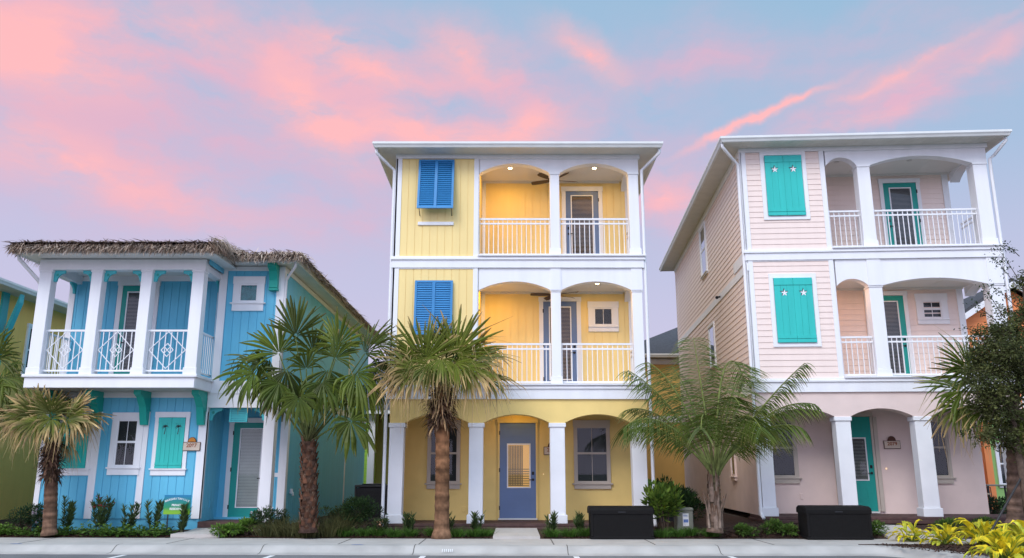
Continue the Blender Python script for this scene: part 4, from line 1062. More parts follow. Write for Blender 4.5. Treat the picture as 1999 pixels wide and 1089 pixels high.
mb = MB(); mb.extrude([(-.1, -.3, 4.75), (-.1, -.02, 4.95), (6.6, -.02, 4.95), (6.6, -.3, 4.75)], (0, .0, .03)); mb.build('pent_roof', M['roof'], RH)
window(RH, Fv(0.0), 1.3, 2.1, 3.1, 4.2, casing=.16, grid=(1, 2), mat=wht)
window(RH, Fv(0.0), 4.1, 4.9, 3.1, 4.2, casing=.16, grid=(1, 2), mat=wht)
SH = thing('garden_room', 'low soft green and orange annexe glimpsed beside the right palm trunk', 'annexe', (15.9, 28.2, 0.3), R(-4))
mb = MB(); mb.box(-.02, .2, -.06, .5, -.3, 2.9); mb.build('porch_post', M['orange'], SH)
mb = MB(); mb.box(0.2, .62, 0, .6, -.3, 2.9); mb.box(.62, 2.0, .3, .6, -.3, 2.9); mb.build('wall', M['greenwall'], SH)
mb = MB(); mb.box(1.28, 2.2, .0, .26, -.3, 2.9); mb.build('porch_wall', M['orange'], SH)
window(SH, Fv(0.0), .42, .68, .9, 2.2, casing=.08, grid=(1, 2))
# ------------------------------------------------------------------ surveying helpers: picture measurements -> points on the site
_F, _T, _H = 1600.0, R(13.36), 1.55
_c, _s = math.cos(_T), math.sin(_T)
def at(px, py, Y):
    a, b = (px - 999.5) / _F, (544.5 - py) / _F
    dz = Y * (_s + b * _c) / (_c - b * _s); return Vector((a * (Y * _c + dz * _s), Y, dz + _H))
def gnd(px, py, z):
    b = (544.5 - py) / _F; dz = z - _H; Y = dz * (_c - b * _s) / (_s + b * _c)
    return Vector(((px - 999.5) / _F * (Y * _c + dz * _s), Y, z))
def ppm(Y, z=1.5): return _F / (Y * _c + (z - _H) * _s)

# ------------------------------------------------------------------ ground
def asphalt():
    m, t, p, out = newmat('asphalt'); n, l = t.nodes.new, t.links.new
    tc = n('ShaderNodeTexCoord'); a = n('ShaderNodeTexNoise'); a.inputs['Scale'].default_value = 120; a.inputs['Detail'].default_value = 3
    b = n('ShaderNodeTexNoise'); b.inputs['Scale'].default_value = 0.7; b.inputs['Detail'].default_value = 6
    l(tc.outputs['Object'], a.inputs['Vector']); l(tc.outputs['Object'], b.inputs['Vector'])
    r1 = n('ShaderNodeValToRGB'); r1.color_ramp.elements[0].position = .35; r1.color_ramp.elements[0].color = (.10, .10, .105, 1); r1.color_ramp.elements[1].position = .7; r1.color_ramp.elements[1].color = (.22, .215, .22, 1)
    l(a.outputs['Fac'], r1.inputs[0])
    mr = n('ShaderNodeMapRange'); mr.inputs['From Min'].default_value = .3; mr.inputs['From Max'].default_value = .7; mr.inputs['To Min'].default_value = .8; mr.inputs['To Max'].default_value = 1.2; l(b.outputs['Fac'], mr.inputs['Value'])
    mx = n('ShaderNodeVectorMath'); mx.operation = 'SCALE'; l(r1.outputs[0], mx.inputs[0]); l(mr.outputs[0], mx.inputs['Scale']); l(mx.outputs[0], p.inputs['Base Color'])
    p.inputs['Roughness'].default_value = .85
    bp = n('ShaderNodeBump'); bp.inputs['Strength'].default_value = .4; bp.inputs['Distance'].default_value = .01; l(a.outputs['Fac'], bp.inputs['Height']); l(bp.outputs[0], p.inputs['Normal'])
    return m
M['asphalt'] = asphalt()
M['mulch'] = paint('bark_mulch', (0.050, 0.026, 0.018), 0.95, 0.5, 25, bump=0.8, bscale=55)
M['mulch_chip'] = leafmat('mulch_chips', None, 0.3, 5, rough=0.9, trans=0.0, spec=.1)
M['lawn'] = paint('far_ground', (0.07, 0.085, 0.035), 0.95, 0.3, 0.6)
M['paint_white'] = paint('road_paint', (0.75, 0.75, 0.74), 0.6, 0.12, 14)
M['mark_blue'] = paint('blue_spray', (0.02, 0.14, 0.50), 0.7, 0.3, 14)
M['joint'] = paint('joint', (0.12, 0.11, 0.10), 0.9, 0.2, 8)
M['kerb'] = paint('kerb_concrete', (0.42, 0.40, 0.375), 0.85, 0.16, 1.6, bump=0.25, bscale=60)
sheet('ground', [(-1500, -1500), (1500, -1500), (1500, 1500), (-1500, 1500)], -0.03, M['lawn'])
sheet('street', [(-200, -20), (200, -20), (200, 16.95), (1, 16.95), (-60, 16.95 + .033 * 61), (-200, 19.0)], 0.0, M['asphalt'])
# kerb: rolled profile along the street, with a curve towards the camera at the right
def ky(x): return 0.033 * max(0.0, 1.0 - x)
KB = [(-60, 17.2 + ky(-60)), (1.0, 17.2), (6.9, 17.2)] 
cx0, cy0, rr = 6.9, 16.2, 1.0
KB += [(cx0 + rr * math.sin(R(a)), cy0 + rr * math.cos(R(a))) for a in range(9, 73, 9)]
KB += [(KB[-1][0] + .9 * .31, KB[-1][1] - .9), (KB[-1][0] + 4.0 * .31, KB[-1][1] - 4.0), (KB[-1][0] + 20 * .31, KB[-1][1] - 20)]
prof = [(0.16, -0.02), (0.16, 0.152), (-0.02, 0.152), (-0.10, 0.142), (-0.16, 0.118), (-0.30, 0.035), (-0.36, 0.018), (-0.52, 0.010), (-0.52, -0.02)]
km = MB(); rings = []
for i, (x, y) in enumerate(KB):
    d0 = Vector((KB[i][0] - KB[i - 1][0], KB[i][1] - KB[i - 1][1])).normalized() if i else None
    d1 = Vector((KB[i + 1][0] - x, KB[i + 1][1] - y)).normalized() if i < len(KB) - 1 else None
    d = ((d0 or d1) + (d1 or d0)).normalized(); nx, ny = -d.y, d.x
    rings.append([km.av((x + nx * a, y + ny * a, z)) for a, z in prof])
for i in range(len(rings) - 1):
    for j in range(len(prof) - 1): km.af([rings[i][j], rings[i][j + 1], rings[i + 1][j + 1], rings[i + 1][j]])
tag(km.build('kerb', M['kerb']), kind='structure')
slab('pavement', [(-60, 17.36 + ky(-60)), (1.0, 17.36), (16.0, 17.36), (16.0, 18.9), (1.0, 18.9), (-60, 18.9 + ky(-60))], -0.02, 0.150, M['concrete'])
jm = MB()
for (x0, y0, x1, y1) in [(px_, 17.37, px_ + dx, 18.89) for px_, dx in ((-10.2, 0), (-7.1, 0), (-3.55, 0), (-1.9, 0.0), (0.85, 0), (2.9, 0), (5.3, 0), (-13, 0))]:
    jm.box(x0 - .012, x0 + .012, y0 + ky(x0), y1 + ky(x0), 0.1505, 0.1535)
for x in (-11.2, -9.0, -5.9, -2.9, 0.15, 3.2, 6.1): jm.box(x - .008, x + .008, 16.87, 17.2, 0.1, 0.155) if False else None
tag(jm.build('pavement_joints', M['joint']), kind='structure')
jm = MB()
for x in (-14.1, -11.05, -8.0, -5.0, -1.95, 1.1, 4.1):
    ps = [(17.36, .1525), (17.18, .1525), (17.10, .1425), (17.04, .1185), (16.90, .0355), (16.84, .0185), (16.69, .0105)]
    for i in range(len(ps) - 1):
        k_ = ky(x); jm.poly([(x - .009, ps[i][0] + k_, ps[i][1] + .002), (x + .009, ps[i][0] + k_, ps[i][1] + .002), (x + .009, ps[i + 1][0] + k_, ps[i + 1][1] + .002), (x - .009, ps[i + 1][0] + k_, ps[i + 1][1] + .002)])
tag(jm.build('kerb_joints', M['joint']), kind='structure')
lm = MB()
for px_ in (232, 528, 826, 1124, 1424):
    g_ = gnd(px_, 1086, 0.0); lm.poly([(g_.x - .055, 10.5, .004), (g_.x + .055, 10.5, .004), (g_.x + .055, 16.56 + ky(g_.x), .004), (g_.x - .055, 16.56 + ky(g_.x), .004)])
tag(lm.build('parking_lines', M['paint_white']), kind='structure')
bm_ = MB()
for px_, py_ in ((57, 1058), (690, 1067)):
    g_ = gnd(px_, py_, .152); y_ = 17.2
    pts = [(g_.x + .13 * math.cos(a), 17.19 + ky(g_.x) + .045 * math.sin(a) * (1 if math.sin(a) > 0 else .4), .156) for a in [2 * PI * i / 14 for i in range(14)]]; bm_.poly(pts)
tag(bm_.build('survey_marks', M['mark_blue']), kind='structure')
# white utility mark stencilled on the kerb face in front of the yellow house
wm = MB()
for k, (dx, w_) in enumerate(((-.10, .012), (-.055, .012), (-.02, .012), (.02, .018), (.06, .012), (.095, .012))):
    x = -1.28 + dx; wm.poly([(x, 17.0, .0985 + .0), (x + w_, 17.0, .0985), (x + w_, 16.915, .048), (x, 16.915, .048)])
tag(wm.build('kerb_stencil', M['paint_white']), kind='structure')
# planting bed with gently uneven mulch
def bed_h(x, y):
    y = y - ky(x); t = min(max((y - 18.9) / 1.2, 0), 1); k = min(max((x - 3.6) / 2.5, 0), 1)
    return 0.155 + t * (0.13 + 0.10 * k) + 0.02 * math.sin(x * 3.1 + y) * t + 0.012 * math.sin(x * 7.3) * math.sin(y * 6.1)
bmh = MB(); xs = [-40 + i * .5 for i in range(0, 40)] + [-20 + i * .2 for i in range(0, 181)] + [16.5 + i for i in range(0, 15)]; ys = [18.9 + .15 * i for i in range(11)] + [21, 22, 24, 28, 34, 48]
idx = {}
for i, x in enumerate(xs):
    for j, y in enumerate(ys): idx[i, j] = bmh.av((x, y + (ky(x) if y < 20.5 else 0), bed_h(x, y + ky(x)) if y < 20.5 else bed_h(x, 20.5)))
for i in range(len(xs) - 1):
    for j in range(len(ys) - 1): bmh.af([idx[i, j], idx[i + 1, j], idx[i + 1, j + 1], idx[i, j + 1]])
tag(bmh.build('planting_bed', M['mulch'], smooth=True), kind='structure')
# mulch island at the right, inside the curved kerb
inner = [(x, y) for x, y in KB[2:]]
isl = [(p[0] + .10, p[1] + .10) for p in inner][:-1] + [(12.5, 8.0), (16, 8.0), (16, 17.36), (7.0, 17.36)]
slab('island_bed', isl, -0.02, 0.163, M['mulch'])
rm_ = random.Random(3); ch = MB()
def chip(x, y, z):
    a = rm_.uniform(0, 6.3); l_ = rm_.uniform(.015, .045); w_ = rm_.uniform(.006, .014); k = rm_.uniform(.5, 1.6); c = (0.055 * k, 0.030 * k, 0.021 * k)
    d = Vector((math.cos(a), math.sin(a), rm_.uniform(-.3, .5))) * l_; s_ = Vector((-math.sin(a), math.cos(a), rm_.uniform(-.4, .4))) * w_; p = Vector((x, y, z + .012))
    ch.poly([p - d - s_, p + d - s_, p + d + s_, p - d + s_], c)
for i in range(9000):
    x = rm_.uniform(-13.5, 9.5); y = 18.9 + ky(x) + abs(rm_.gauss(0, .5)) + .02; 
    if not (-.5 < x < .7 or -7.7 < x < -6.4 or 8.1 < x < 9.7): chip(x, y, bed_h(x, min(y, 20.5)))
for i in range(5000):
    y = rm_.uniform(13.0, 17.3); x = rm_.uniform(7.2 + (17.3 - y) * .33, 11.5); chip(x, y, .165)
tag(ch.build('mulch_chips', M['mulch_chip']), kind='stuff')
# walks to the doors
def walk(name, pts, z0, z1):
    mb = MB(); n = len(pts) // 2
    top = [(x, y, z0 + .035 + (z1 - z0) * (y - 18.9) / 1.25) for x, y in pts]
    mb.extrude([(x, y, z - .12) for x, y, z in top], (0, 0, .12)); return tag(mb.build(name, M['concrete']), kind='structure')
walk('front_walk', [(-0.42, 18.905), (0.62, 18.905), (0.58, 20.08), (-0.38, 20.08)], 0.168, 0.28)
walk('front_walk', [(-7.65, 19.19), (-6.55, 19.155), (-6.62, 19.7), (-5.9, 19.98), (-7.36, 19.98), (-7.42, 19.6)], 0.168, 0.30)
walk('front_walk', [(8.3, 18.905), (9.6, 18.905), (9.15, 19.95), (8.25, 20.0)], 0.172, 0.38)

# ------------------------------------------------------------------ vegetation
M['leaf'] = leafmat('palm_leaf', None, 0.28, 2.0, rough=0.45, trans=0.25, spec=.22)
M['leaf_soft'] = leafmat('shrub_leaf', None, 0.35, 6.0, rough=0.5, trans=0.28)
M['bark'] = leafmat('palm_bark', None, 0.35, 9.0, rough=0.9, trans=0.0, spec=.15)
GREEN, LIGHT, DARK = (0.085, 0.120, 0.016), (0.17, 0.21, 0.030), (0.026, 0.048, 0.012)
STRAW, TAN, BROWN = (0.62, 0.43, 0.19), (0.32, 0.20, 0.105), (0.10, 0.055, 0.035)
def mixc(a, b, t): return tuple(x + (y - x) * t for x, y in zip(a, b))
def jit(c, r, k=.25):
    f = 1 + r.uniform(-k, k); return tuple(x * f for x in c)
def fan_leaf(mb, hub, axis, normal, Rr, r, nseg=26, spread=100, base=GREEN, dry=0.0, droop=0.5, split=0.5, thread=0.0, wide=1.0):
    """palmate blade: pleated segments joined near the hub; beyond the split they are free, many kink and hang"""
    axis = axis.normalized(); side = axis.cross(normal)
    if side.length < 1e-3: side = axis.cross(Vector((.3, .5, .8)))
    side.normalize(); nrm = side.cross(axis).normalized()
    down = Vector((0, 0, -1)); fold = r.uniform(.15, .5); cup = r.uniform(.1, .35); sprd = R(spread) * r.uniform(.85, 1.08)
    da = 2 * sprd / nseg; kinky = min(1, droop * 1.1)
    leaftone = r.uniform(.8, 1.25)
    for i in range(nseg):
        t = -1 + 2 * (i + .5) / nseg; a = t * sprd
        d = axis * math.cos(a) + side * math.cos(fold) * math.sin(a) - nrm * math.sin(fold) * abs(math.sin(a))
        d = d + nrm * cup + Vector((r.gauss(0, .045), r.gauss(0, .045), r.gauss(0, .045)))
        tang = (-axis * math.sin(a) + side * math.cos(a)).normalized()
        ln = Rr * (1.0 - 0.22 * abs(t) ** 2) * r.uniform(.80, 1.08); c = jit(tuple(x * leaftone for x in base), r, .22)
        dirv = d.normalized(); p = hub.copy(); pts, wd, sd, fo, cs = [], [], [], [], []
        dr = min(1.0, max(0.0, dry + r.uniform(-.3, .3))) if dry > 0.02 else 0
        hang = r.random() < kinky * (.6 + .6 * abs(t)); sp_ = split * r.uniform(.9, 1.12)
        steps = (0.05, .28, sp_, sp_ + .14, sp_ + .30, (1.0 + (thread + .10) * r.uniform(.2, 1) * (1.5 if dr > .3 else 1)) if hang else r.uniform(.94, 1.0))
        last = 0.0; g = r.uniform(.5, 1.0) * (droop if hang else droop * .25)
        for k, sfr in enumerate(steps):
            if k < 3: bend = droop * .07 * k
            else: bend = g * (1.5, 1.3, .9)[k - 3]
            dirv = (dirv + down * bend).normalized()
            if k > 3 and hang: dirv = (dirv + Vector((r.gauss(0, .14), r.gauss(0, .14), 0))).normalized()
            p = p + dirv * (sfr - last) * ln; last = sfr
            w0_ = math.tan(da / 2) * ln * 1.02
            w_ = (w0_ * sfr if k < 3 else w0_ * sp_ * wide * ((.82, .50, .05) if hang else (.98, .84, .34))[k - 3])
            if hang and dr > .4 and k > 3: w_ *= .6
            pts.append(p.copy()); wd.append(max(w_, .002)); sd.append(tang); fo.append(nrm * .6)
            if dr > 0: cc = mixc(c, jit(mixc(STRAW, TAN, r.random() ** 1.5), r, .25), min(1, max(0, (sfr - (1.02 - dr * .72)) * 3.2)))
            else: cc = mixc(c, (c[0] * 1.9, c[1] * 1.55, c[2] * 1.2), max(0, min(1, sfr * .8))) if k < 5 else mixc(c, TAN, .45 * r.random())
            cs.append(cc)
        mb.strip(pts, wd, sd, cs, fo)
def petiole(mb, a, b, r, w=0.018, c=(0.10, 0.13, 0.04), sag=0.06):
    m_ = a.lerp(b, .5) + Vector((0, 0, sag)); mb.tube([a, a.lerp(m_, .6), m_, m_.lerp(b, .6), b], [w * 1.7, w * 1.25, w, w * .9, w * .7], 5, False, [mixc(BROWN, c, .4), c, c, c, c])
def palm_trunk(par, base, top, w0, w1, r, boots=None, c0=(0.23, 0.17, 0.125), c1=(0.17, 0.10, 0.065), bulge=0.0, flare=1.25):
    mb = MB(); mb.sm = False
    n = 34; path, rad, cs = [], [], []
    for i in range(n + 1):
        t = i / n; p = base.lerp(top, t) + Vector((math.sin(t * 3) * .02, 0, 0))
        w_ = w0 + (w1 - w0) * t; w_ *= 1 + (flare - 1) * max(0, 1 - t * 9) ** 2
        w_ *= 1 + (0.035 if i % 2 else -0.025) + r.uniform(-.02, .02)
        path.append(p); rad.append(w_); cs.append(tuple((.62 if i % 3 == 0 else 1.1) * x for x in jit(mixc(c0, c1, min(1, t * 1.2)), r, .30)))
    mb.tube(path, rad, 16, True, cs)
    o = mb.build('trunk', M['bark'], par)
    if boots:
        (t0, t1, cnt, ln, cA, cB, flarev) = boots; bb = MB()
        for k in range(cnt):
            t = t0 + (t1 - t0) * k / max(1, cnt - 1); a = k * 2.39996 + r.uniform(-.2, .2)
            p = base.lerp(top, t); w_ = (w0 + (w1 - w0) * t); d = Vector((math.cos(a), math.sin(a), 0)); tg = Vector((-d.y, d.x, 0))
            c = jit(mixc(cA, cB, r.random()), r, .3); l_ = ln * r.uniform(.7, 1.25); hw = w_ * .42
            p0 = p + d * w_ * .93; p1 = p0 + Vector((0, 0, l_ * .55)) + d * flarev * .4; p2 = p0 + Vector((0, 0, l_)) + d * flarev
            bb.strip([p0, p1, p2], [hw, hw * .7, hw * .45], tg, [jit(c, r, .2), c, mixc(c, (0.34, 0.27, 0.2), .6)], d * .5)
            bb.strip([p1 + d * .012, p2 + d * .02], [hw * .68, hw * .40], tg, [mixc(c, BROWN, .6), BROWN])
        bb.build('leaf_bases', M['bark'], o)
    return o
def shag(par, base, top, t0, t1, w, r, n=420, ln=.3, cols=(BROWN, TAN, (0.05, 0.03, 0.02)), out=.10, name='fibre_collar'):
    """ragged collar of old leaf bases and fibre below the crown"""
    mb = MB()
    for i in range(n):
        t = t0 + (t1 - t0) * r.random(); a = r.uniform(0, 2 * PI); d = Vector((math.cos(a), math.sin(a), 0)); p = base.lerp(top, t) + d * w * r.uniform(.7, 1.05)
        q = d * r.uniform(.3, 1) + Vector((0, 0, r.uniform(-.4, 1.0))); pts = [p]; q.normalize(); l_ = ln * r.uniform(.5, 1.3); c = jit(r.choice(cols), r, .4)
        for k in range(3):
            q = (q + Vector((0, 0, -.55)) + d * r.uniform(-.1, .1)).normalized(); p = p + q * l_ / 3; pts.append(p.copy())
        s_ = Vector((-d.y, d.x, r.uniform(-.4, .4))).normalized(); w_ = r.uniform(.008, .03)
        mb.strip(pts, [w_, w_ * .9, w_ * .7, w_ * .2], s_, [c] * 4)
    return mb.build(name, M['bark'], par)
def fan_palm(label, basep, topp, Y, w0, w1, leaves, seed, dry, droop, base=GREEN, nseg=38, boots=None, shagspec=None, extra=0, split=.45, thread=0., R0=80, fill_c=None, wide=1.0, trunk_c=None, flare=1.25):
    r = random.Random(seed)
    B = at(basep[0], basep[1], Y) if basep else None; T = at(topp[0], topp[1], Y); s_ = 1 / ppm(Y, T.z)
    root = thing('fan_palm', label, 'palm tree', (B.x, B.y, B.z)); off = Vector((B.x, B.y, B.z))
    kw = dict(c0=trunk_c[0], c1=trunk_c[1]) if trunk_c else {}
    palm_trunk(root, Vector((0, 0, -.1)), T - off, w0, w1, r, boots, flare=flare, **kw)
    if shagspec: shag(root, Vector((0, 0, 0)), T - off, *shagspec, r)
    mb = MB(); pt = MB()
    def one(hx, hy, dy, ang, Rp, ny, dr, dp, sp):
        hub = at(hx, hy, Y + dy) - off; a = R(ang)
        ax = Vector((math.cos(a), r.uniform(-.25, .25) + (dy * .35), math.sin(a))).normalized()
        nm = Vector((r.uniform(-.55, .55), ny, .55 if ny > -.9 else .25))
        petiole(pt, T - off + Vector((0, 0, -.02)) + Vector((r.uniform(-.05, .05), dy * .1, 0)), hub, r)
        fan_leaf(mb, hub, ax, nm, Rp * s_, r, nseg, sp, jit(base, r, .25), dr, dp, split, thread, wide)
    for lf in leaves: one(*lf)
    for k in range(extra):
        ang = r.uniform(0, 360); el_ = r.uniform(-.3, 1); rad = R0 * r.uniform(.35, .75)
        hx, hy = fill_c[0] + rad * math.cos(R(ang)), fill_c[1] - rad * math.sin(R(ang)) * .8
        one(hx, hy, r.uniform(-.1, .8), ang + r.uniform(-25, 25), R0 * r.uniform(.8, 1.05), r.choice((-.6, .6, -1)), dry * r.uniform(.3, 1.2), droop * r.uniform(.8, 1.5), 110)
    cr = mb.build('crown', M['leaf'], root); pt.build('petioles', M['bark'], cr)
    return root
# 1 left: thick crown of half dry fans
fan_palm('short dry tipped fan palm in front of the left teal palm shutter', (97, 1036), (100, 868), 19.25, .150, .125,
  [(60, 818, -.3, 150, 78, -.7, .8, .5, 105), (98, 800, .1, 96, 52, -.8, .7, .25, 110), (140, 812, -.2, 35, 74, -.7, .8, .5, 105), (72, 822, -.6, 200, 72, -.8, .9, .9, 105), (128, 820, -.6, 340, 76, -.8, .9, .9, 105),
   (100, 818, -.7, 268, 56, -1, .75, .9, 120), (35, 812, 0, 172, 64, -.5, .9, .6, 105), (165, 815, .1, 5, 58, -.5, .95, .7, 105), (80, 805, .5, 115, 62, .4, .7, .3, 110), (120, 808, .5, 70, 62, .5, .8, .3, 110),
   (100, 808, -.5, 92, 62, -1.2, .5, .35, 105), (70, 812, -.4, 130, 66, -1, .6, .5, 105), (132, 815, -.4, 52, 66, -1, .65, .5, 105), (50, 822, .5, 185, 64, -.6, .9, .9, 105), (150, 822, .4, 350, 62, -.6, .9, .9, 105)],
  11, 1.0, .8, trunk_c=((0.17, 0.10, 0.065), (0.085, 0.042, 0.028)), base=(0.110, 0.125, 0.020), nseg=30, shagspec=(.60, 1.02, .19, None) if False else None, extra=4, split=.5, thread=.15, R0=66, fill_c=(100, 825), wide=.9,
  boots=(.55, .98, 40, .16, BROWN, TAN, .04), flare=1.2)
P1 = bpy.data.objects['fan_palm']; shag(P1, Vector((0, 0, 0)), at(100, 868, 19.25) - P1.location, .60, 1.02, .15, random.Random(6), 480, .22, (BROWN, (0.14, 0.075, 0.05), (0.05, 0.03, 0.02)))
# 2 tall green fan palm before the blue house corner
fan_palm('tall green fan palm with long petioles at the corner of the blue house', (603, 1030), (603, 862), 18.95, .175, .155,
  [(577, 655, .1, 88, 84, -1, 0, .15, 92), (660, 675, .15, 80, 80, -.9, 0.0, .18, 95), (712, 690, 0, 42, 86, -.7, 0, .35, 90), (545, 690, .2, 122, 82, -.7, 0, .3, 88), (508, 712, 0, 160, 80, -.6, 0, .7, 95),
   (495, 728, -.3, 222, 84, -.8, .12, .9, 95), (584, 775, -.8, 272, 66, -1.2, 0, .9, 130), (684, 822, -.6, 312, 76, -.8, 0, 1.0, 150), (695, 728, -.2, 300, 96, -.7, 0, 1.0, 95), (640, 722, .2, 272, 100, -.8, 0, .9, 90),
   (560, 722, .0, 246, 98, -.9, .1, .9, 95), (612, 690, .5, 95, 70, .5, 0, .3, 100), (722, 712, .2, 335, 84, -.6, 0, 1.0, 95), (525, 702, .5, 190, 80, .5, 0, .9, 95), (735, 672, .5, 22, 74, -.6, .0, .5, 90), (630, 745, -.5, 288, 78, -1, .08, .9, 100),
   (545, 748, -.4, 240, 74, -1, .05, .9, 100), (655, 700, -.3, 62, 62, -1, .12, .5, 95), (598, 720, -.2, 100, 64, -.8, 0, .6, 100), (675, 745, .4, 285, 92, -.8, 0, .9, 90), (530, 740, .4, 255, 84, -.8, 0, .9, 90), (715, 748, .4, 292, 92, -.6, 0, 1.0, 90), (610, 748, .5, 268, 86, -.8, 0, .9, 95)],
  23, 0.0, .5, base=(0.058, 0.086, 0.012), nseg=22, extra=0, split=.52, R0=95, fill_c=(610, 690), wide=1.0, boots=(.0, .97, 90, .17, (0.07, 0.033, 0.02), (0.14, 0.062, 0.036), .055), trunk_c=((0.07, 0.04, 0.03), (0.09, 0.05, 0.035)), flare=1.3)
# 3 fan palm in front of the yellow house, drooping straw tips
P3 = fan_palm('fan palm with a shaggy brown collar and straw tips before the yellow house', (862, 1042), (862, 752), 19.0, .165, .15,
  [(828, 705, -.1, 112, 98, -.8, .35, .12, 95), (868, 700, .1, 84, 84, -.8, .2, .12, 95), (890, 692, -.1, 56, 100, -.8, .35, .22, 95), (846, 690, .3, 98, 78, .4, .3, .15, 100), (800, 718, -.2, 155, 92, -.6, .85, .9, 105), (930, 702, -.2, 20, 96, -.6, .9, .9, 105),
   (838, 712, -.7, 240, 70, -1, .6, .9, 110), (888, 708, -.7, 300, 74, -1, .65, .9, 110), (912, 716, -.5, 325, 92, -.8, .9, 1.0, 100), (812, 722, -.5, 212, 92, -.8, .95, 1.0, 100), (862, 700, -.8, 268, 62, -1.1, .5, .9, 115),
   (945, 735, 0, 352, 84, -.5, .75, .8, 100), (785, 740, 0, 190, 80, -.5, .95, .9, 100), (915, 700, .5, 38, 92, .5, .6, .6, 100), (810, 705, .5, 140, 88, .5, .6, .6, 100)],
  35, .7, .8, base=(0.105, 0.130, 0.014), nseg=30, extra=5, split=.5, thread=.25, R0=70, fill_c=(862, 712), wide=.9, trunk_c=((0.16, 0.09, 0.052), (0.24, 0.11, 0.05)), flare=1.45)
shag(P3, Vector((0, 0, 0)), at(862, 752, 19.0) - P3.location, .72, 1.0, .19, random.Random(4), 620, .34)
# 4 fan palm behind the young oak at the right
P5 = fan_palm('fan palm half hidden by the dark oak foliage at the right edge', (1990, 1020), (1982, 800), 17.6, .24, .20,
  [(1880, 762, -.3, 168, 96, -.8, .25, .5, 100), (1892, 722, -.1, 142, 92, -.7, .25, .4, 95), (1880, 792, -.2, 212, 92, -.8, .65, .8, 100), (1910, 740, .3, 160, 90, .5, .2, .4, 100), (1965, 720, .4, 95, 95, -.6, .1, .2, 100), (2030, 720, .2, 50, 95, -.6, .1, .3, 100),
   (2060, 760, 0, 10, 95, -.6, .2, .6, 100), (2060, 800, -.2, 330, 90, -.7, .4, .7, 100), (1990, 800, -.6, 275, 80, -1, .4, .6, 100), (1925, 800, -.4, 235, 85, -.9, .6, .7, 100)],
  47, .3, .5, base=(0.090, 0.130, 0.018), nseg=28, R0=85, fill_c=(1980, 760), thread=.15, trunk_c=((0.16, 0.105, 0.08), (0.14, 0.085, 0.06)))
# 5 fan palm at the left edge, crown only partly in view
fan_palm('dark fan palm at the left edge before the mustard house', (-75, 1030), (-62, 850), 19.9, .2, .18,
  [(-5, 700, -.1, 60, 72, -.6, 0.0, .5, 100), (5, 735, -.3, 325, 78, -.7, 0, .8, 110), (-20, 760, -.4, 290, 92, -.8, 0, .7, 110), (-30, 690, .2, 85, 72, -.6, 0, .4, 100), (12, 715, .2, 20, 48, -.5, 0, .9, 100), (-70, 700, 0, 120, 80, -.6, 0, .5, 100), (-95, 740, 0, 190, 80, -.6, 0, .6, 100), (-10, 790, -.2, 280, 80, -.8, 0, .6, 110), (-60, 770, -.5, 270, 80, -1, 0, .6, 110)],
  59, 0.0, .7, base=(0.075, 0.11, 0.015), nseg=24)

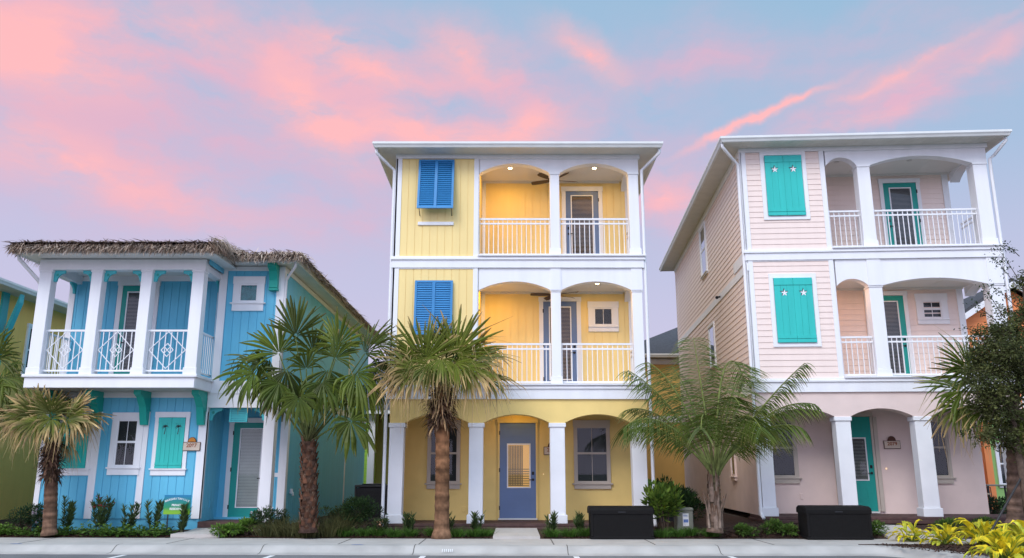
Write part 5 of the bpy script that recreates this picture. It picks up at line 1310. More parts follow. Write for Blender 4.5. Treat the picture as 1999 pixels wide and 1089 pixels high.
# feather palm
def feather_palm():
    r = random.Random(71); Y = 18.9; B = at(1395, 1030, Y); off = B.copy()
    root = thing('feather_palm', 'feather palm with arching pinnate fronds between the yellow and pink houses', 'palm tree', tuple(B))
    T = at(1394, 905, Y) - off
    palm_trunk(root, Vector((0, 0, -.1)), T, .165, .085, r, (.0, .55, 26, .55, (0.09, 0.058, 0.042), (0.22, 0.16, 0.125), .0), c0=(0.12, 0.08, 0.06), c1=(0.10, 0.085, 0.045))
    mb = MB(); rb = MB()
    def frond(ang, dy, ln, g, start=None, lf=.50, base=GREEN):
        a = R(ang); A_ = Vector((math.cos(a), dy, math.sin(a))).normalized(); d = Vector((math.cos(a) * .35, dy * .35, 1.0)).normalized(); p = T + Vector((math.cos(a) * .10, dy * .1, -.25)); n = 22
        pts, ds = [p.copy()], [d.copy()]
        for i in range(n):
            t = i / n
            if i < 9: d = d.lerp(A_, .26).normalized()
            d = (d + Vector((0, 0, -1)) * g * (0.12 + 3.4 * t ** 1.7) / n * 1.5).normalized(); p = p + d * ln / n; pts.append(p.copy()); ds.append(d.copy())
        rb.tube(pts, [0.034 * (1 - .9 * i / n) + .004 for i in range(n + 1)], 5, False, [mixc((0.12, 0.14, 0.045), (0.16, 0.19, 0.05), i / n) for i in range(n + 1)])
        N_ = int(ln * 19)
        for k in range(N_):
            t = .27 + .73 * (k + r.random() * .5) / N_; fi = t * n; i0 = min(n - 1, int(fi)); f_ = fi - i0
            q = pts[i0].lerp(pts[i0 + 1], f_); dd = ds[i0].lerp(ds[min(n, i0 + 1)], f_).normalized()
            sd = dd.cross(Vector((0, 0, 1)));
            if sd.length < .15: sd = Vector((math.cos(a), 0, 0)).cross(dd) + Vector((.1, 1, 0))
            sd.normalize(); up = sd.cross(dd).normalized(); L_ = lf * (0.35 + 1.25 * math.sin(PI * min(1, (t - .1) * 1.0)) ** .7) * 1.15 * r.uniform(.8, 1.1)
            for s_ in (-1, 1):
                e = (sd * s_ * .9 + dd * .65 + up * r.uniform(-.1, .25)).normalized(); w_ = r.uniform(.008, .013); c = jit(mixc(base, LIGHT, r.random() * .35), r, .2); x = q.copy(); ps = [x.copy()]
                for j in range(4):
                    e = (e + Vector((0, 0, -1)) * (.42, .36, .25, .2)[j] * r.uniform(.8, 1.2)).normalized(); x = x + e * L_ / 4; ps.append(x.copy())
                wv = dd if abs(dd.dot(e)) < .8 else sd
                mb.strip(ps, [w_ * .7, w_, w_ * .9, w_ * .6, w_ * .1], (wv - e * wv.dot(e)).normalized(), [c, c, c, mixc(c, LIGHT, .4), mixc(c, TAN, .5)])
    for f in ((137, -.35, 2.85, .85), (122, .2, 3.1, .35), (111, .3, 3.2, .5), (91, .3, 3.4, .05), (80, .2, 4.1, 1.9), (50, -.2, 3.2, .14), (45, -.1, 2.9, .6), (40, -.3, 2.3, .65), (104, -.75, 2.6, 1.2), (75, -.8, 2.6, 1.2), (88, -.5, 2.7, 1.3),
              (140, .2, 2.3, .7), (40, .3, 2.1, .7), (98, .5, 3.2, .4), (72, .3, 3.2, .6), (128, .4, 2.7, .6), (53, .4, 2.6, .5),):
        frond(f[0] + r.uniform(-2, 2), f[1], f[2], f[3], base=jit((0.048, 0.080, 0.012), r, .35))
    for k in range(3):     # dead stalk stubs round the base
        a = r.uniform(0, 6.28); d = Vector((math.cos(a), math.sin(a) - .3, 0)).normalized()
        rb.tube([d * .18 + Vector((0, 0, .0)), d * .20 + Vector((0, 0, .3)), d * .34 + Vector((0, 0, .65 + r.random() * .2))], [.035, .02, .010], 5, True, [(0.26, .2, .16), (.22, .16, .12), (.15, .1, .07)])
    c = mb.build('crown', M['leaf'], root); rb.build('frond_stalks', M['bark'], c)
feather_palm()

# young oak at the right edge
def oak():
    r = random.Random(83); Y = 16.9; B = at(2012, 1040, Y); off = B.copy()
    root = thing('young_oak', 'young dark leaved oak overlapping the right edge of the pink house', 'tree', tuple(B))
    tb = MB(); tb.sm = True; lv = MB()
    top = at(2000, 560, Y + .1) - off
    tb.tube([Vector((0, 0, -.1)), Vector((.0, 0, 1.0)), Vector((-.03, .02, 2.2)), top * .75, top], [.085, .07, .06, .04, .012], 8, True, [(0.12, .085, .065)] * 5)
    blobs = [(1965, 650, 62, 0), (1935, 725, 52, -.2), (2005, 615, 55, .1), (1950, 780, 55, -.2), (1908, 760, 34, -.2), (1945, 690, 50, .1), (1915, 660, 26, 0), (1992, 745, 70, 0), (1930, 795, 46, .1), (1962, 842, 42, -.1), (2040, 700, 90, 0), (1905, 690, 30, -.1), (1995, 545, 24, .1), (2050, 820, 80, 0), (1985, 690, 55, -.5), (1925, 850, 26, -.2), (1985, 868, 36, .1), (1890, 735, 22, 0)]
    s_ = 1 / ppm(Y, 3)
    def leafq(p, c, sz):
        d = Vector((r.gauss(0, 1), r.gauss(0, 1), r.gauss(-.2, .7))).normalized(); q = d.cross(Vector((r.gauss(0, 1), r.gauss(0, 1), r.gauss(0, 1)))).normalized()
        l_ = sz * r.uniform(.7, 1.3); w_ = l_ * .24
        lv.strip([p, p + d * l_ * .5, p + d * l_], [w_ * .3, w_, w_ * .15], q, [c, c, c], d.cross(q) * .4)
    for (px_, py_, rp, dy) in blobs:
        c0 = at(px_, py_, Y + dy) - off; rad = rp * s_; nt_ = int(48 * (rp / 50) ** 2)
        anchor = Vector((0, 0, 0)).lerp(top, min(.98, max(.3, (c0.z - .5) / top.z)))
        tb.tube([anchor, anchor.lerp(c0, .55) + Vector((0, 0, .05)), c0], [.028, .016, .007], 5, False, [(0.10, .075, .06)] * 3)
        for k in range(nt_):
            d = Vector((r.gauss(0, 1), r.gauss(0, 1), r.gauss(0, .9))).normalized(); e = c0 + d * rad * r.uniform(.35, 1.12)
            tb.tube([c0.lerp(e, .1), e], [.006, .002], 4, False, [(0.09, .07, .055)] * 2)
            c = jit(mixc((0.045, 0.062, 0.02), (0.13, 0.14, 0.045), r.random()), r, .3); m_ = int(r.uniform(24, 44))
            for j in range(m_): leafq(c0.lerp(e, r.uniform(.5, 1.0)) + Vector((r.gauss(0, .055), r.gauss(0, .055), r.gauss(0, .05))), jit(c, r, .25), .055)
    for (a, b) in (((1960, 640), (1893, 588)), ((1960, 620), (1915, 555)), ((1985, 560), (1938, 500)), ((1985, 540), (1945, 482)), ((1985, 600), (1932, 555)), ((1950, 690), (1880, 700)), ((1940, 660), (1880, 640)), ((1990, 500), (1960, 478)), ((1930, 830), (1872, 845))):
        A, E = at(*a, Y) - off, at(*b, Y - .1) - off; tb.tube([A, A.lerp(E, .5) + Vector((0, 0, .04)), E], [.010, .006, .002], 4, False, [(0.09, .07, .055)] * 3)
        for k in range(70):
            t = r.uniform(.35, 1.03); leafq(A.lerp(E, t) + Vector((r.gauss(0, .05), r.gauss(0, .05), r.gauss(0, .04))), jit(DARK, r, .4), .05)
    tb.build('trunk', M['bark'], root); lv.build('crown', M['leaf_soft'], root)
oak()

# shrubs and small plants
def lance(mb, p, d, ln, w, c, r, droop=.3, n=3, tip=None):
    d = d.normalized(); s_ = d.cross(Vector((r.gauss(0, .4), r.gauss(0, .4), 1)))
    if s_.length < .05: s_ = Vector((1, 0, 0))
    s_.normalize(); ps, q = [p], p.copy()
    for i in range(n):
        d = (d + Vector((0, 0, -droop / n))).normalized(); q = q + d * ln / n; ps.append(q.copy())
    ws = [w * .35, w, w * .75, w * .08] if n == 3 else [w * .35] + [w] * (n - 2) + [w * .7, w * .08]
    mb.strip(ps, ws, s_, [c] * n + [tip or c], d.cross(s_) * .35)
def oleander(name, label, base, h, seed, stems=4, flower=None, group=None, spread=.22):
    r = random.Random(seed); root = thing(name, label, 'shrub', tuple(base), 0, group); mb, st = MB(), MB()
    fl = MB()
    for k in range(stems):
        a = r.uniform(0, 6.28); tp = Vector((math.cos(a) * spread * r.uniform(.3, 1.1), math.sin(a) * spread * .6, h * r.uniform(.72, 1.0))); b0 = Vector((math.cos(a) * .05, math.sin(a) * .05, 0))
        st.tube([b0, b0.lerp(tp, .5) + Vector((0, 0, .03)), tp], [.009, .007, .004], 5, False, [(0.12, .12, .06)] * 3)
        n = int(h * 95)
        for i in range(n):
            t = r.uniform(.18, 1.02); p = b0.lerp(tp, t); q = r.uniform(0, 6.28)
            lance(mb, p, Vector((math.cos(q), math.sin(q), .9 + t * .8)), r.uniform(.10, .18), .014, jit(mixc((0.045, 0.080, 0.03), (0.12, 0.165, 0.05), t * r.random()), r, .25), r, .3)
        if flower:
            for i in range(9): lance(fl, tp + Vector((r.gauss(0, .035), r.gauss(0, .035), r.gauss(-.02, .03))), Vector((r.gauss(0, 1), r.gauss(0, 1), .6)), .05, .018, jit(flower, r, .3), r)
    st.build('stems', M['bark'], root); mb.build('foliage', M['leaf_soft'], root)
    if flower: fl.build('flowers', M['leaf_soft'], root)
    return root
def bush(name, label, base, w, h, seed, cols=(DARK, GREEN), size=.06, n=900, dens=1.5, group=None, broad=.4, flower=None, d=None, up=.3, cat='shrub'):
    r = random.Random(seed); root = thing(name, label, cat, tuple(base), 0, group); mb, st, fl = MB(), MB(), MB(); d = d or w * .7
    lobes = [(Vector((r.uniform(-.32, .32) * w, r.uniform(-.3, .3) * d, h * r.uniform(.35, .72))), r.uniform(.22, .34)) for k in range(7)]
    for (c0, q) in lobes:
        st.tube([Vector((c0.x * .2, c0.y * .2, 0)), c0 * .6, c0], [.012, .009, .005], 5, False, [(0.10, .07, .05)] * 3)
    for i in range(int(n * dens)):
        c0, q = r.choice(lobes); v = Vector((r.gauss(0, 1), r.gauss(0, 1), r.gauss(0, 1))).normalized() * r.uniform(.45, 1.0) ** .6
        p = c0 + Vector((v.x * w * q, v.y * d * q, v.z * h * q))
        if p.z < .01: p.z = r.uniform(.01, .08)
        lance(mb, p, v + Vector((0, 0, up)), size * r.uniform(.7, 1.4), size * broad * .5, tuple(1.35 * x for x in jit(mixc(cols[0], cols[1], r.random()), r, .3)), r, .25)
    if flower:
        for i in range(flower[1]):
            c0, q = r.choice(lobes); v = Vector((r.gauss(0, 1), -abs(r.gauss(0, 1)), r.gauss(.3, 1))).normalized(); p = c0 + Vector((v.x * w * q, v.y * d * q, v.z * h * q))
            for k in range(6): lance(fl, p, Vector((r.gauss(0, 1), r.gauss(0, 1), r.gauss(0, 1))), .045, .016, jit(flower[0], r, .2), r)
        fl.build('blossoms', M['leaf_soft'], root)
    st.build('stems', M['bark'], root); mb.build('foliage', M['leaf_soft'], root)
    return root
def tuft(name, label, base, w, h, seed, c=(0.10, 0.21, 0.025), c2=(0.19, 0.33, 0.045), n=260, bw=.006, group=None, droop=1.0, cat='grass clump'):
    r = random.Random(seed); mb = MB()
    for i in range(n):
        a = r.uniform(0, 6.28); rr_ = abs(r.gauss(0, .22)) * w; p = Vector((math.cos(a) * rr_, math.sin(a) * rr_ * .8, 0)); d = Vector((math.cos(a) * r.uniform(.1, .9), math.sin(a) * r.uniform(.1, .9), 1)).normalized()
        ln = h * r.uniform(.7, 1.35); cc = jit(mixc(c, c2, r.random()), r, .25); q = p.copy(); ps = [q.copy()]; s_ = d.cross(Vector((r.gauss(0, 1), r.gauss(0, 1), .2))).normalized()
        for k in range(4):
            d = (d + Vector((0, 0, -droop * (k + .3) / 7))).normalized(); q = q + d * ln / 4; ps.append(q.copy())
        mb.strip(ps, [bw, bw, bw * .8, bw * .55, bw * .1], s_, [mixc(cc, DARK, .3), cc, cc, mixc(cc, c2, .5), mixc(cc, c2, .8)])
    o = mb.build(name, M['leaf_soft'], None, loc=tuple(base)); return tag(o, label, cat, group)
def bedpt(px_, py_):
    p = gnd(px_, py_, .2); z = bed_h(p.x, min(p.y, 20.3)); return gnd(px_, py_, z)
def bedY(px_, Y):
    p = at(px_, 1030, Y)
    if Y < 19.6: Y += ky(p.x) * min(1, (19.7 - Y) / .5); p = at(px_, 1030, Y)
    z = bed_h(p.x, min(Y, 20.3)); return Vector((p.x, Y, z))
OG = 'oleanders along the blue wall'
oleander('oleander_shrub', 'slim oleander just right of the dry palm trunk', bedY(130, 19.75), .78, 101, 4, None, OG)
oleander('oleander_shrub', 'oleander with red flowers under the plain window of the blue house', bedY(195, 19.7), .85, 102, 6, (0.42, 0.03, 0.06), OG, .32)
oleander('oleander_shrub', 'short oleander below the white board right of the plain blue house window', bedY(250, 19.75), .60, 103, 4, None, OG)
oleander('oleander_shrub', 'upright oleander left of the green private residence sign', bedY(297, 19.7), .74, 104, 4, None, OG)
oleander('oleander_shrub', 'oleander growing in front of the green private residence sign', bedY(352, 19.15), .66, 105, 5, None, OG, .16)
bush('dark_shrub', 'dark round shrub left of the dry palm trunk', bedY(45, 19.9), .95, .66, 111, ((0.012, 0.028, 0.012), (0.03, 0.055, 0.02)), .05, 1100)
bush('dark_shrub', 'dark shrub with pale flowers tucked behind the dry palm trunk', bedY(77, 19.6), .5, .72, 112, ((0.012, 0.028, 0.012), (0.03, 0.055, 0.02)), .05, 700, flower=((0.5, 0.42, 0.5), 10))
bush('dark_shrub', 'dark shrub with white blooms before the white entrance column of the blue house', bedY(516, 19.35), .75, .62, 113, ((0.014, 0.032, 0.014), (0.045, 0.075, 0.028)), .055, 1100, flower=((0.7, 0.68, 0.68), 16))
bush('dark_shrub', 'small dark shrub at the blue corner just left of the tall palm trunk', bedY(548, 19.4), .42, .55, 118, ((0.014, 0.032, 0.014), (0.05, 0.075, 0.028)), .05, 520)
bush('dark_shrub', 'broad dark shrub in the gap between the blue and yellow houses', bedY(705, 19.5), 1.0, .80, 114, ((0.012, 0.030, 0.012), (0.045, 0.08, 0.025)), .06, 1700)
bush('dark_shrub', 'olive green shrub right of the tall palm trunk', bedY(650, 19.6), .8, .62, 115, ((0.02, 0.04, 0.015), (0.06, 0.09, 0.03)), .055, 1000)
bush('rose_shrub', 'small shrub with orange and white blooms at the left yellow house column', bedY(742, 19.3), .45, .42, 116, ((0.02, 0.04, 0.015), (0.06, 0.08, 0.03)), .05, 420, flower=((0.65, 0.40, 0.25), 7))
r_ = random.Random(9)
LG = 'bright green edging plants'
k = 0
# leafy ground cover along the kerb in front of the blue house
def cover():
    r = random.Random(121); mb = MB()
    for (x0, x1, dens) in ((-40, 92, 70), (104, 148, 60), (160, 256, 60), (264, 340, 60)):
        n = int((x1 - x0) * .22)
        for i in range(n):
            px_ = r.uniform(x0, x1); Y = r.uniform(19.0, 19.42); b = bedY(px_, Y); hh = r.uniform(.16, .32)
            for j in range(44):
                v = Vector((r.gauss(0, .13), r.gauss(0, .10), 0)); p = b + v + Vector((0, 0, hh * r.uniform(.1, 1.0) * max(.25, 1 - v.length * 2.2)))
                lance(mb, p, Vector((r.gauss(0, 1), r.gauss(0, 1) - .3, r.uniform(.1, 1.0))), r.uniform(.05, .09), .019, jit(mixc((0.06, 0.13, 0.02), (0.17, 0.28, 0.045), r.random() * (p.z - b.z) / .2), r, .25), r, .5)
    tag(mb.build('ground_cover', M['leaf_soft']), kind='stuff')
cover()
bush('leafy_edging_plant', 'bright leafy edging plant beside the blue house walk', bedY(448, 19.08), .75, .28, 131, ((0.05, 0.11, 0.018), (0.13, 0.22, 0.035)), .07, 520, broad=.55, cat='edging plant')
bush('leafy_edging_plant', 'bright leafy edging plant against the left of the dark shrub with white blooms', bedY(482, 19.2), .5, .34, 132, ((0.05, 0.11, 0.018), (0.13, 0.22, 0.035)), .07, 380, broad=.55, cat='edging plant')
MG = 'feathery grass clumps round the tall palm'
for i, (px_, Y, w_, h_, lb) in enumerate(((525, 19.08, .6, .36, 'grey green grass clump at the left end of the feathery grasses'), (562, 19.1, .7, .44, 'feathery grass clump left of the tall palm trunk'), (600, 19.0, .7, .40, 'feathery grass clump right in front of the tall palm trunk'),
        (640, 19.05, .7, .42, 'reddish feathery grass clump just right of the tall palm trunk'), (668, 19.3, .6, .55, 'tall thin grass clump before the blue side wall'))):
    tuft('grass_clump', lb, bedY(px_, Y), w_, h_, 140 + i, (0.06, 0.075, 0.030), (0.14, 0.13, 0.05), 420, .004, MG, .9)
TG = 'bright grassy tufts along the pavement'
tl = [(672, 'bright tuft right of the reddish grass clump'), (712, 'bright tuft before the broad dark shrub'), (738, 'bright tuft between two tufts left of the yellow house'), (770, 'bright tuft under the left yellow house column'), (800, 'bright tuft just right of the left yellow house column'), (846, 'bright tuft left of the shaggy palm trunk base'),
      (893, 'bright tuft right of the shaggy palm trunk base'), (925, 'bright tuft before the second white column'), (945, 'bright tuft left of the yellow house walk'), (1078, 'bright tuft right of the yellow house walk'), (1112, 'bright tuft midway between walk and left storage box'), (1142, 'bright tuft against the left storage box'),
      (1292, 'bright tuft right of the left storage box'), (1322, 'bright tuft before the grey utility box'), (1348, 'bright tuft right of the grey utility box'), (1388, 'bright tuft before the feather palm stump')]
for i, (px_, lb) in enumerate(tl):
    tuft('grassy_tuft', lb, bedY(px_, 19.08 + (i % 3) * .05), .36, .21, 160 + i, (0.04, 0.10, 0.015), (0.085, 0.18, 0.028), 300, .005, TG, 1.1, 'tuft')
SG = 'small upright shrubs by the yellow porch'
for i, (px_, Y, h_, lb) in enumerate(((798, 19.6, .42, 'small upright shrub beside the left yellow house column'), (877, 19.7, .34, 'small upright shrub right of the shaggy palm trunk'), (930, 19.5, .42, 'small upright shrub before the second white column'), (1076, 19.45, .46, 'small yellow green shrub before the third white column'), (1132, 19.5, .40, 'small upright shrub left of the left storage box'))):
    oleander('small_shrub', lb, bedY(px_, Y), h_, 180 + i, 5, None, SG, .13)
bush('tall_green_shrub', 'tall bright green shrub between the left storage box and utility box', bedY(1300, 19.35), .80, 1.2, 191, ((0.035, 0.075, 0.012), (0.13, 0.19, 0.028)), .13, 520, broad=.5, up=.9)
bush('tall_green_shrub', 'dark green shrub behind the grey utility box', bedY(1345, 20.2), 1.1, .95, 192, ((0.012, 0.03, 0.01), (0.04, 0.075, 0.02)), .08, 1300, up=.6)
bush('tall_green_shrub', 'dark green shrub at the yellow house downspout', bedY(1282, 20.6), .8, 1.15, 193, ((0.015, 0.035, 0.012), (0.05, 0.09, 0.02)), .08, 1100, up=.6)
for i, (px_, Y, w_, h_, lb) in enumerate(((1458, 19.2, .5, .26, 'low leafy plant left of the first pink house column'), (1512, 19.25, .5, .34, 'low leafy plant before the first pink house column'), (1540, 19.1, .45, .30, 'low leafy plant against the right storage box'), (1704, 19.2, .5, .30, 'low leafy plant right of the right storage box'), (1845, 19.4, .7, .34, 'low dark leafy plant at the third pink house column'), (1915, 19.3, .6, .36, 'low dark leafy plant at the right end of the pink porch'))):
    bush('leafy_edging_plant', lb, bedY(px_, Y), w_, h_, 200 + i, ((0.035, 0.08, 0.015), (0.11, 0.18, 0.035)), .06, 420, broad=.5, cat='edging plant', group='low leafy plants by the pink porch')
# variegated yellow gingers on the island
def ginger(label, px_, py_, w, h, seed, n=34):
    r = random.Random(seed); b = gnd(px_, py_, .163); root = thing('variegated_ginger', label, 'foliage plant', tuple(b), 0, 'yellow variegated plants on the right bed'); mb, st = MB(), MB()
    for k in range(n):
        a = r.uniform(0, 6.28); e = r.uniform(.25, 1.3); d = Vector((math.cos(a) * math.cos(e), math.sin(a) * math.cos(e), math.sin(e))); p0 = Vector((r.gauss(0, .07) * w / .8, r.gauss(0, .06), 0)); ln = r.uniform(.32, .52) * h / .6
        p = p0 + d * h * .35 * r.uniform(.5, 1.3); st.tube([p0, p], [.009, .007], 5, False, [(0.13, .18, .03)] * 2)
        s_ = d.cross(Vector((r.gauss(0, .3), r.gauss(0, .3), 1))).normalized(); q = p.copy(); W_ = ln * .125; ye = (0.90, 0.71, 0.035) if r.random() < .72 else (0.55, 0.55, 0.05); gr = (0.14, 0.24, 0.025); dd = d.copy(); prev = None
        prof = (0.25, .75, 1.0, .95, .65, .04)
        for j in range(6):
            up_ = s_.cross(dd).normalized(); w_ = W_ * prof[j]; m1 = jit(ye, r, .15); m2 = gr if r.random() < .45 else ye
            cur = [mb.av(q - s_ * w_ + up_ * w_ * .35, m1), mb.av(q - s_ * w_ * .4, m2), mb.av(q, mixc(ye, gr, .25)), mb.av(q + s_ * w_ * .4, m2), mb.av(q + s_ * w_ + up_ * w_ * .35, m1)]
            if prev:
                for t in range(4): mb.af([prev[t], prev[t + 1], cur[t + 1], cur[t]])
            prev = cur; dd = (dd + Vector((0, 0, -.16 * (j + .3)))).normalized(); q = q + dd * ln / 5
    st.build('stems', M['bark'], root); mb.build('foliage', M['leaf_soft'], root)
ginger('yellow variegated plant nearest the right storage box', 1782, 1056, .8, .50, 221, 34)
ginger('low bright yellow variegated plant between two larger ones', 1850, 1063, .8, .50, 222, 40)
ginger('yellow variegated plant behind the biggest one at the stake foot', 1925, 1062, .9, .66, 223, 46)
ginger('biggest yellow green variegated plant at the bottom right corner', 1965, 1096, 1.0, .68, 224, 52)
ginger('yellow variegated plant cut by the right edge of the frame', 2010, 1075, .9, .7, 225, 44)

# ------------------------------------------------------------------ props
M['box_black'] = paint('storage_box_plastic', (0.012, 0.0115, 0.0115), 0.7, 0.12, 30, bump=0.12, bscale=220, spec=.08)
def deck_box(label, loc, rz, sc):
    root = thing('storage_box', label, 'storage box', loc, rz, 'black storage boxes on the pavement edge'); root.scale = (sc, sc, sc)
    W, H_, D_ = 1.46, .66, .68
    b = MB(); b.bbox(-W / 2 + .02, W / 2 - .02, -D_ / 2 + .02, D_ / 2 - .02, 0.03, H_ - .09, .02); b.bbox(-W / 2, W / 2, -D_ / 2 + .01, D_ / 2 - .01, 0.0, .05, .01)
    for s_ in (-1, 1): b.bbox(s_ * (W / 2 - .05) - .03, s_ * (W / 2 - .05) + .03, -D_ / 2 + .005, -D_ / 2 + .06, .05, H_ - .1, .012)
    n = 44
    for i in range(n):     # fine ribbing of the front panel
        x = -W / 2 + .1 + (W - .2) * i / (n - 1); b.box(x - .004, x + .004, -D_ / 2 + .0165, -D_ / 2 + .021, .07, H_ - .12)
    b.build('body', M['box_black'], root)
    l_ = MB(); pr = [(-D_ / 2, H_ - .11), (-D_ / 2 - .005, H_ - .03), (-D_ / 2 + .03, H_ + .02), (-D_ / 2 + .12, H_ + .045), (D_ / 2 - .12, H_ + .055), (D_ / 2 - .02, H_ + .02), (D_ / 2, H_ - .03), (D_ / 2, H_ - .11)]
    xs_ = [(-W / 2 - .01, .9), (-W / 2 + .015, 1.0), (W / 2 - .015, 1.0), (W / 2 + .01, .9)]
    rg = [[l_.av((x, y * k_, H_ - .11 + (z - (H_ - .11)) * (k_ if k_ < 1 else 1))) for y, z in pr] for x, k_ in xs_]
    for i in range(3):
        for j in range(len(pr)): l_.af([rg[i][j], rg[i + 1][j], rg[i + 1][(j + 1) % len(pr)], rg[i][(j + 1) % len(pr)]])
    l_.af(rg[0][::-1]); l_.af(rg[3]); l_.build('lid', M['box_black'], root)
    h = MB(); h.bbox(-.085, .085, -D_ / 2 - .012, -D_ / 2 + .004, H_ - .085, H_ - .055, .006); h.build('handle', M['black_metal'], root)
    return root
p = gnd(1216, 1053, .152); deck_box('black storage box before the right column of the yellow house', (p.x, p.y + .34, .155), R(-0.5), .965)
p = gnd(1622, 1049, .152); deck_box('black storage box standing before the pink house porch', (p.x - .05, 18.9, .16), R(-1.5), .98)

def sign():
    p = at(346, 985, 19.45); root = thing('lawn_sign', 'blue to lime green private residence sign behind an oleander by the blue wall', 'sign', (p.x, 19.45, bed_h(p.x, 19.45)), R(-3))
    W, H_, z0 = .62, .43, p.z - .215 - bed_h(p.x, 19.45)
    m, t, pb, out = newmat('sign_face'); n, l = t.nodes.new, t.links.new
    tc = n('ShaderNodeTexCoord'); sp = n('ShaderNodeSeparateXYZ'); l(tc.outputs['Object'], sp.inputs[0]); mr = n('ShaderNodeMapRange'); mr.inputs['From Min'].default_value = z0; mr.inputs['From Max'].default_value = z0 + H_; l(sp.outputs[2], mr.inputs['Value'])
    cr = n('ShaderNodeValToRGB'); e = cr.color_ramp.elements; e[0].position = 0; e[0].color = (.20, .42, .02, 1); e[1].position = 1; e[1].color = (.005, .17, .36, 1)
    for ps, c in ((.18, (.16, .38, .02, 1)), (.35, (.01, .24, .10, 1)), (.7, (.005, .20, .20, 1))): q = e.new(ps); q.color = c
    l(mr.outputs[0], cr.inputs[0]); l(cr.outputs[0], pb.inputs['Base Color']); pb.inputs['Roughness'].default_value = .45
    b = MB(); b.bbox(-W / 2, W / 2, -.012, .0, z0, z0 + H_, .003); b.build('panel', m, root)
    s_ = MB()
    for x in (-.2, .2): s_.box(x - .012, x + .012, .001, .02, -.15, z0 + H_ * .8)
    s_.build('stake', M['black_metal'], root)
    word = 'MARGARITAVILLE'; nn = len(word)
    for i, ch_ in enumerate(word):
        u = (i - (nn - 1) / 2) / ((nn - 1) / 2); text(ch_, .062, M['paint_white'], root, (u * W * .43, -.0125, z0 + H_ * (.68 + .13 * (1 - u * u))), (PI / 2, -u * -.28, 0), 'title_letter', bold=.0012)
    text('PRIVATE', .066, M['paint_white'], root, (0, -.0125, z0 + H_ * .47), (PI / 2, 0, 0), 'lettering', bold=.0018)
    text('RESIDENCE', .066, M['paint_white'], root, (0, -.0125, z0 + H_ * .28), (PI / 2, 0, 0), 'lettering', bold=.0018)
sign()
# utility box with a white notice
M['util'] = paint('utility_grey_green', (0.20, 0.205, 0.165), 0.5, 0.08, 6)
M['notice_blue'] = paint('notice_blue', (0.12, 0.20, 0.45), 0.5, .05)
p = bedY(1335, 19.75); ub = thing('utility_box', 'grey green utility box with a white notice beside the feather palm', 'utility box', tuple(p), R(4))
b = MB(); b.bbox(-.19, .19, -.16, .16, -.05, .46, .02); b.bbox(-.205, .205, -.175, .175, .44, .53, .03); b.build('cabinet', M['util'], ub)
b = MB(); b.box(-.06, .08, -.163, -.160, .12, .40); b.build('notice', M['paint_white'], ub)
b = MB(); b.box(-.045, .065, -.166, -.1635, .20, .27); b.box(-.045, .05, -.166, -.1635, .34, .355); b.build('notice_print', M['notice_blue'], ub)
# air conditioning units behind the shrubs
M['ac_dark'] = paint('condenser_dark', (0.02, 0.021, 0.023), 0.5, 0.15, 10)
def condenser(label, x, y, z, w, d, h):
    root = thing('condenser_unit', label, 'air conditioner', (x, y, z), 0, 'outdoor condenser units'); b = MB()
    b.bbox(-w / 2, w / 2, -d / 2, d / 2, 0, .08, .01); b.bbox(-w / 2, w / 2, -d / 2, d / 2, h - .07, h, .015)
    for sx in (-1, 1):
        for sy in (-1, 1): b.box(sx * (w / 2 - .03) - .025, sx * (w / 2 - .03) + .025, sy * (d / 2 - .03) - .025, sy * (d / 2 - .03) + .025, .08, h - .07)
    b.build('casing', M['ac_dark'], root); g_ = MB(); k = int((h - .15) / .035)
    for i in range(k):
        z_ = .09 + i * .035; g_.box(-w / 2 + .015, w / 2 - .015, -d / 2 + .012, -d / 2 + .03, z_, z_ + .012); g_.box(-w / 2 + .012, -w / 2 + .03, -d / 2 + .03, d / 2 - .03, z_, z_ + .012); g_.box(w / 2 - .03, w / 2 - .012, -d / 2 + .03, d / 2 - .03, z_, z_ + .012)
    g_.box(-w / 2 + .05, w / 2 - .05, -d / 2 + .05, d / 2 - .05, .08, h - .08); g_.build('grille', M['ac_dark'], root)
    f_ = MB(); f_.tube([(0, 0, h), (0, 0, h + .03)], w * .36, 18); f_.build('fan_guard', M['black_metal'], root)
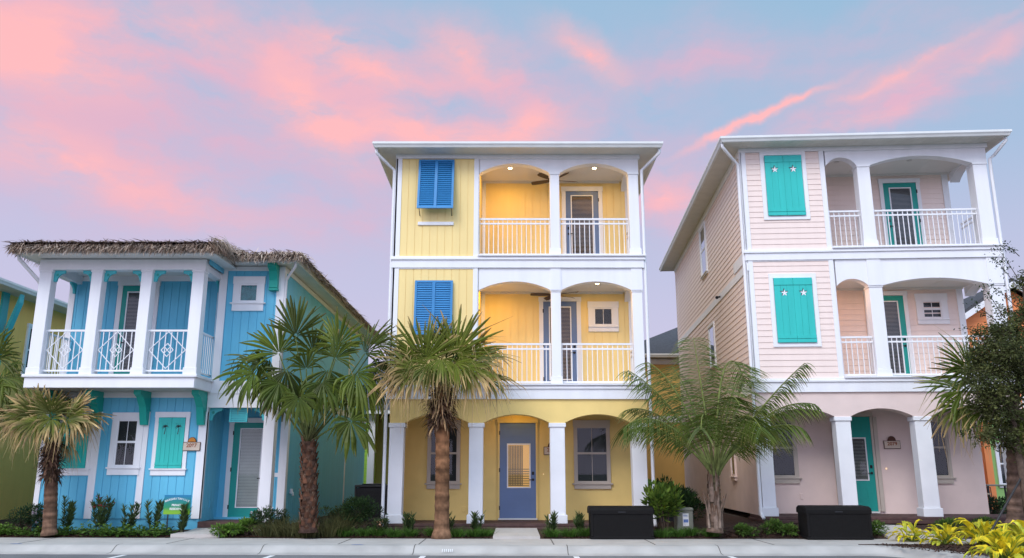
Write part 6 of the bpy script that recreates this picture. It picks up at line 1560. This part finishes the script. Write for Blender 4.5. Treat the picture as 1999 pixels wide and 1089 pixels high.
q = at(729, 1000, 23.5); condenser('dark condenser unit in the gap beside the yellow house downspout', q.x, 23.5, .3, .95, .85, .95)
q = at(1312, 985, 22.8); condenser('dark condenser unit behind the tall bright green shrub', q.x, 22.8, .3, .95, .85, .80)
# stake bracing the oak, garden chair and table seen beyond the pink house
A, E = at(1932, 1042, 16.6), at(2003, 915, 16.95)
b = MB(); b.tube([tuple(A - A), tuple((E - A) * .5), tuple((E - A) * 1.02)], [.022, .022, .022], 8); st_ = b.build('bracing_stake', M['black_metal'], None, loc=tuple(A)); tag(st_, 'slanting black bracing stake among the yellow plants at the right', 'stake')
M['chair_cream'] = paint('chair_sling', (0.62, 0.53, 0.38), 0.7, .05, 5)
q = at(1916, 975, 24.5); cr_ = thing('garden_chair', 'cream sling garden chair beyond the right end of the pink porch', 'chair', (q.x, 24.5, .55), R(70))
b = MB(); b.box(-.24, .24, -.24, .22, .42, .45); b.build('seat', M['chair_cream'], cr_)
b = MB(); b.extrude([(-.24, .22, .44), (.24, .22, .44), (.24, .40, 1.0), (-.24, .40, 1.0)], (0, .025, 0)); b.build('backrest', M['chair_cream'], cr_)
for sx in (-1, 1):
    b = MB(); b.tube([(sx * .26, -.24, 0), (sx * .26, -.22, .62), (sx * .26, .25, .64)], .014, 6); b.tube([(sx * .26, .20, 0), (sx * .26, .22, .44), (sx * .26, .41, 1.0)], .014, 6); b.build('side_frame', M['black_metal'], cr_)
q = at(1950, 985, 24.8); tr_ = thing('garden_table', 'dark garden table beside the cream chair beyond the pink porch', 'table', (q.x, 24.8, .5), 0)
b = MB(); b.bbox(-.5, .5, -.4, .4, .70, .74, .01); b.build('tabletop', M['util'], tr_)
for sx in (-1, 1):
    for sy in (-1, 1): b = MB(); b.box(sx * .44 - .02, sx * .44 + .02, sy * .34 - .02, sy * .34 + .02, 0, .7); b.build('leg', M['black_metal'], tr_)
# black hedge mass under the table
bush('hedge_shrub', 'dark shrub below the garden table at the end of the pink porch', bedY(1938, 22.5), 1.2, .55, 231, ((0.010, 0.02, 0.01), (0.03, 0.055, 0.018)), .07, 1100)
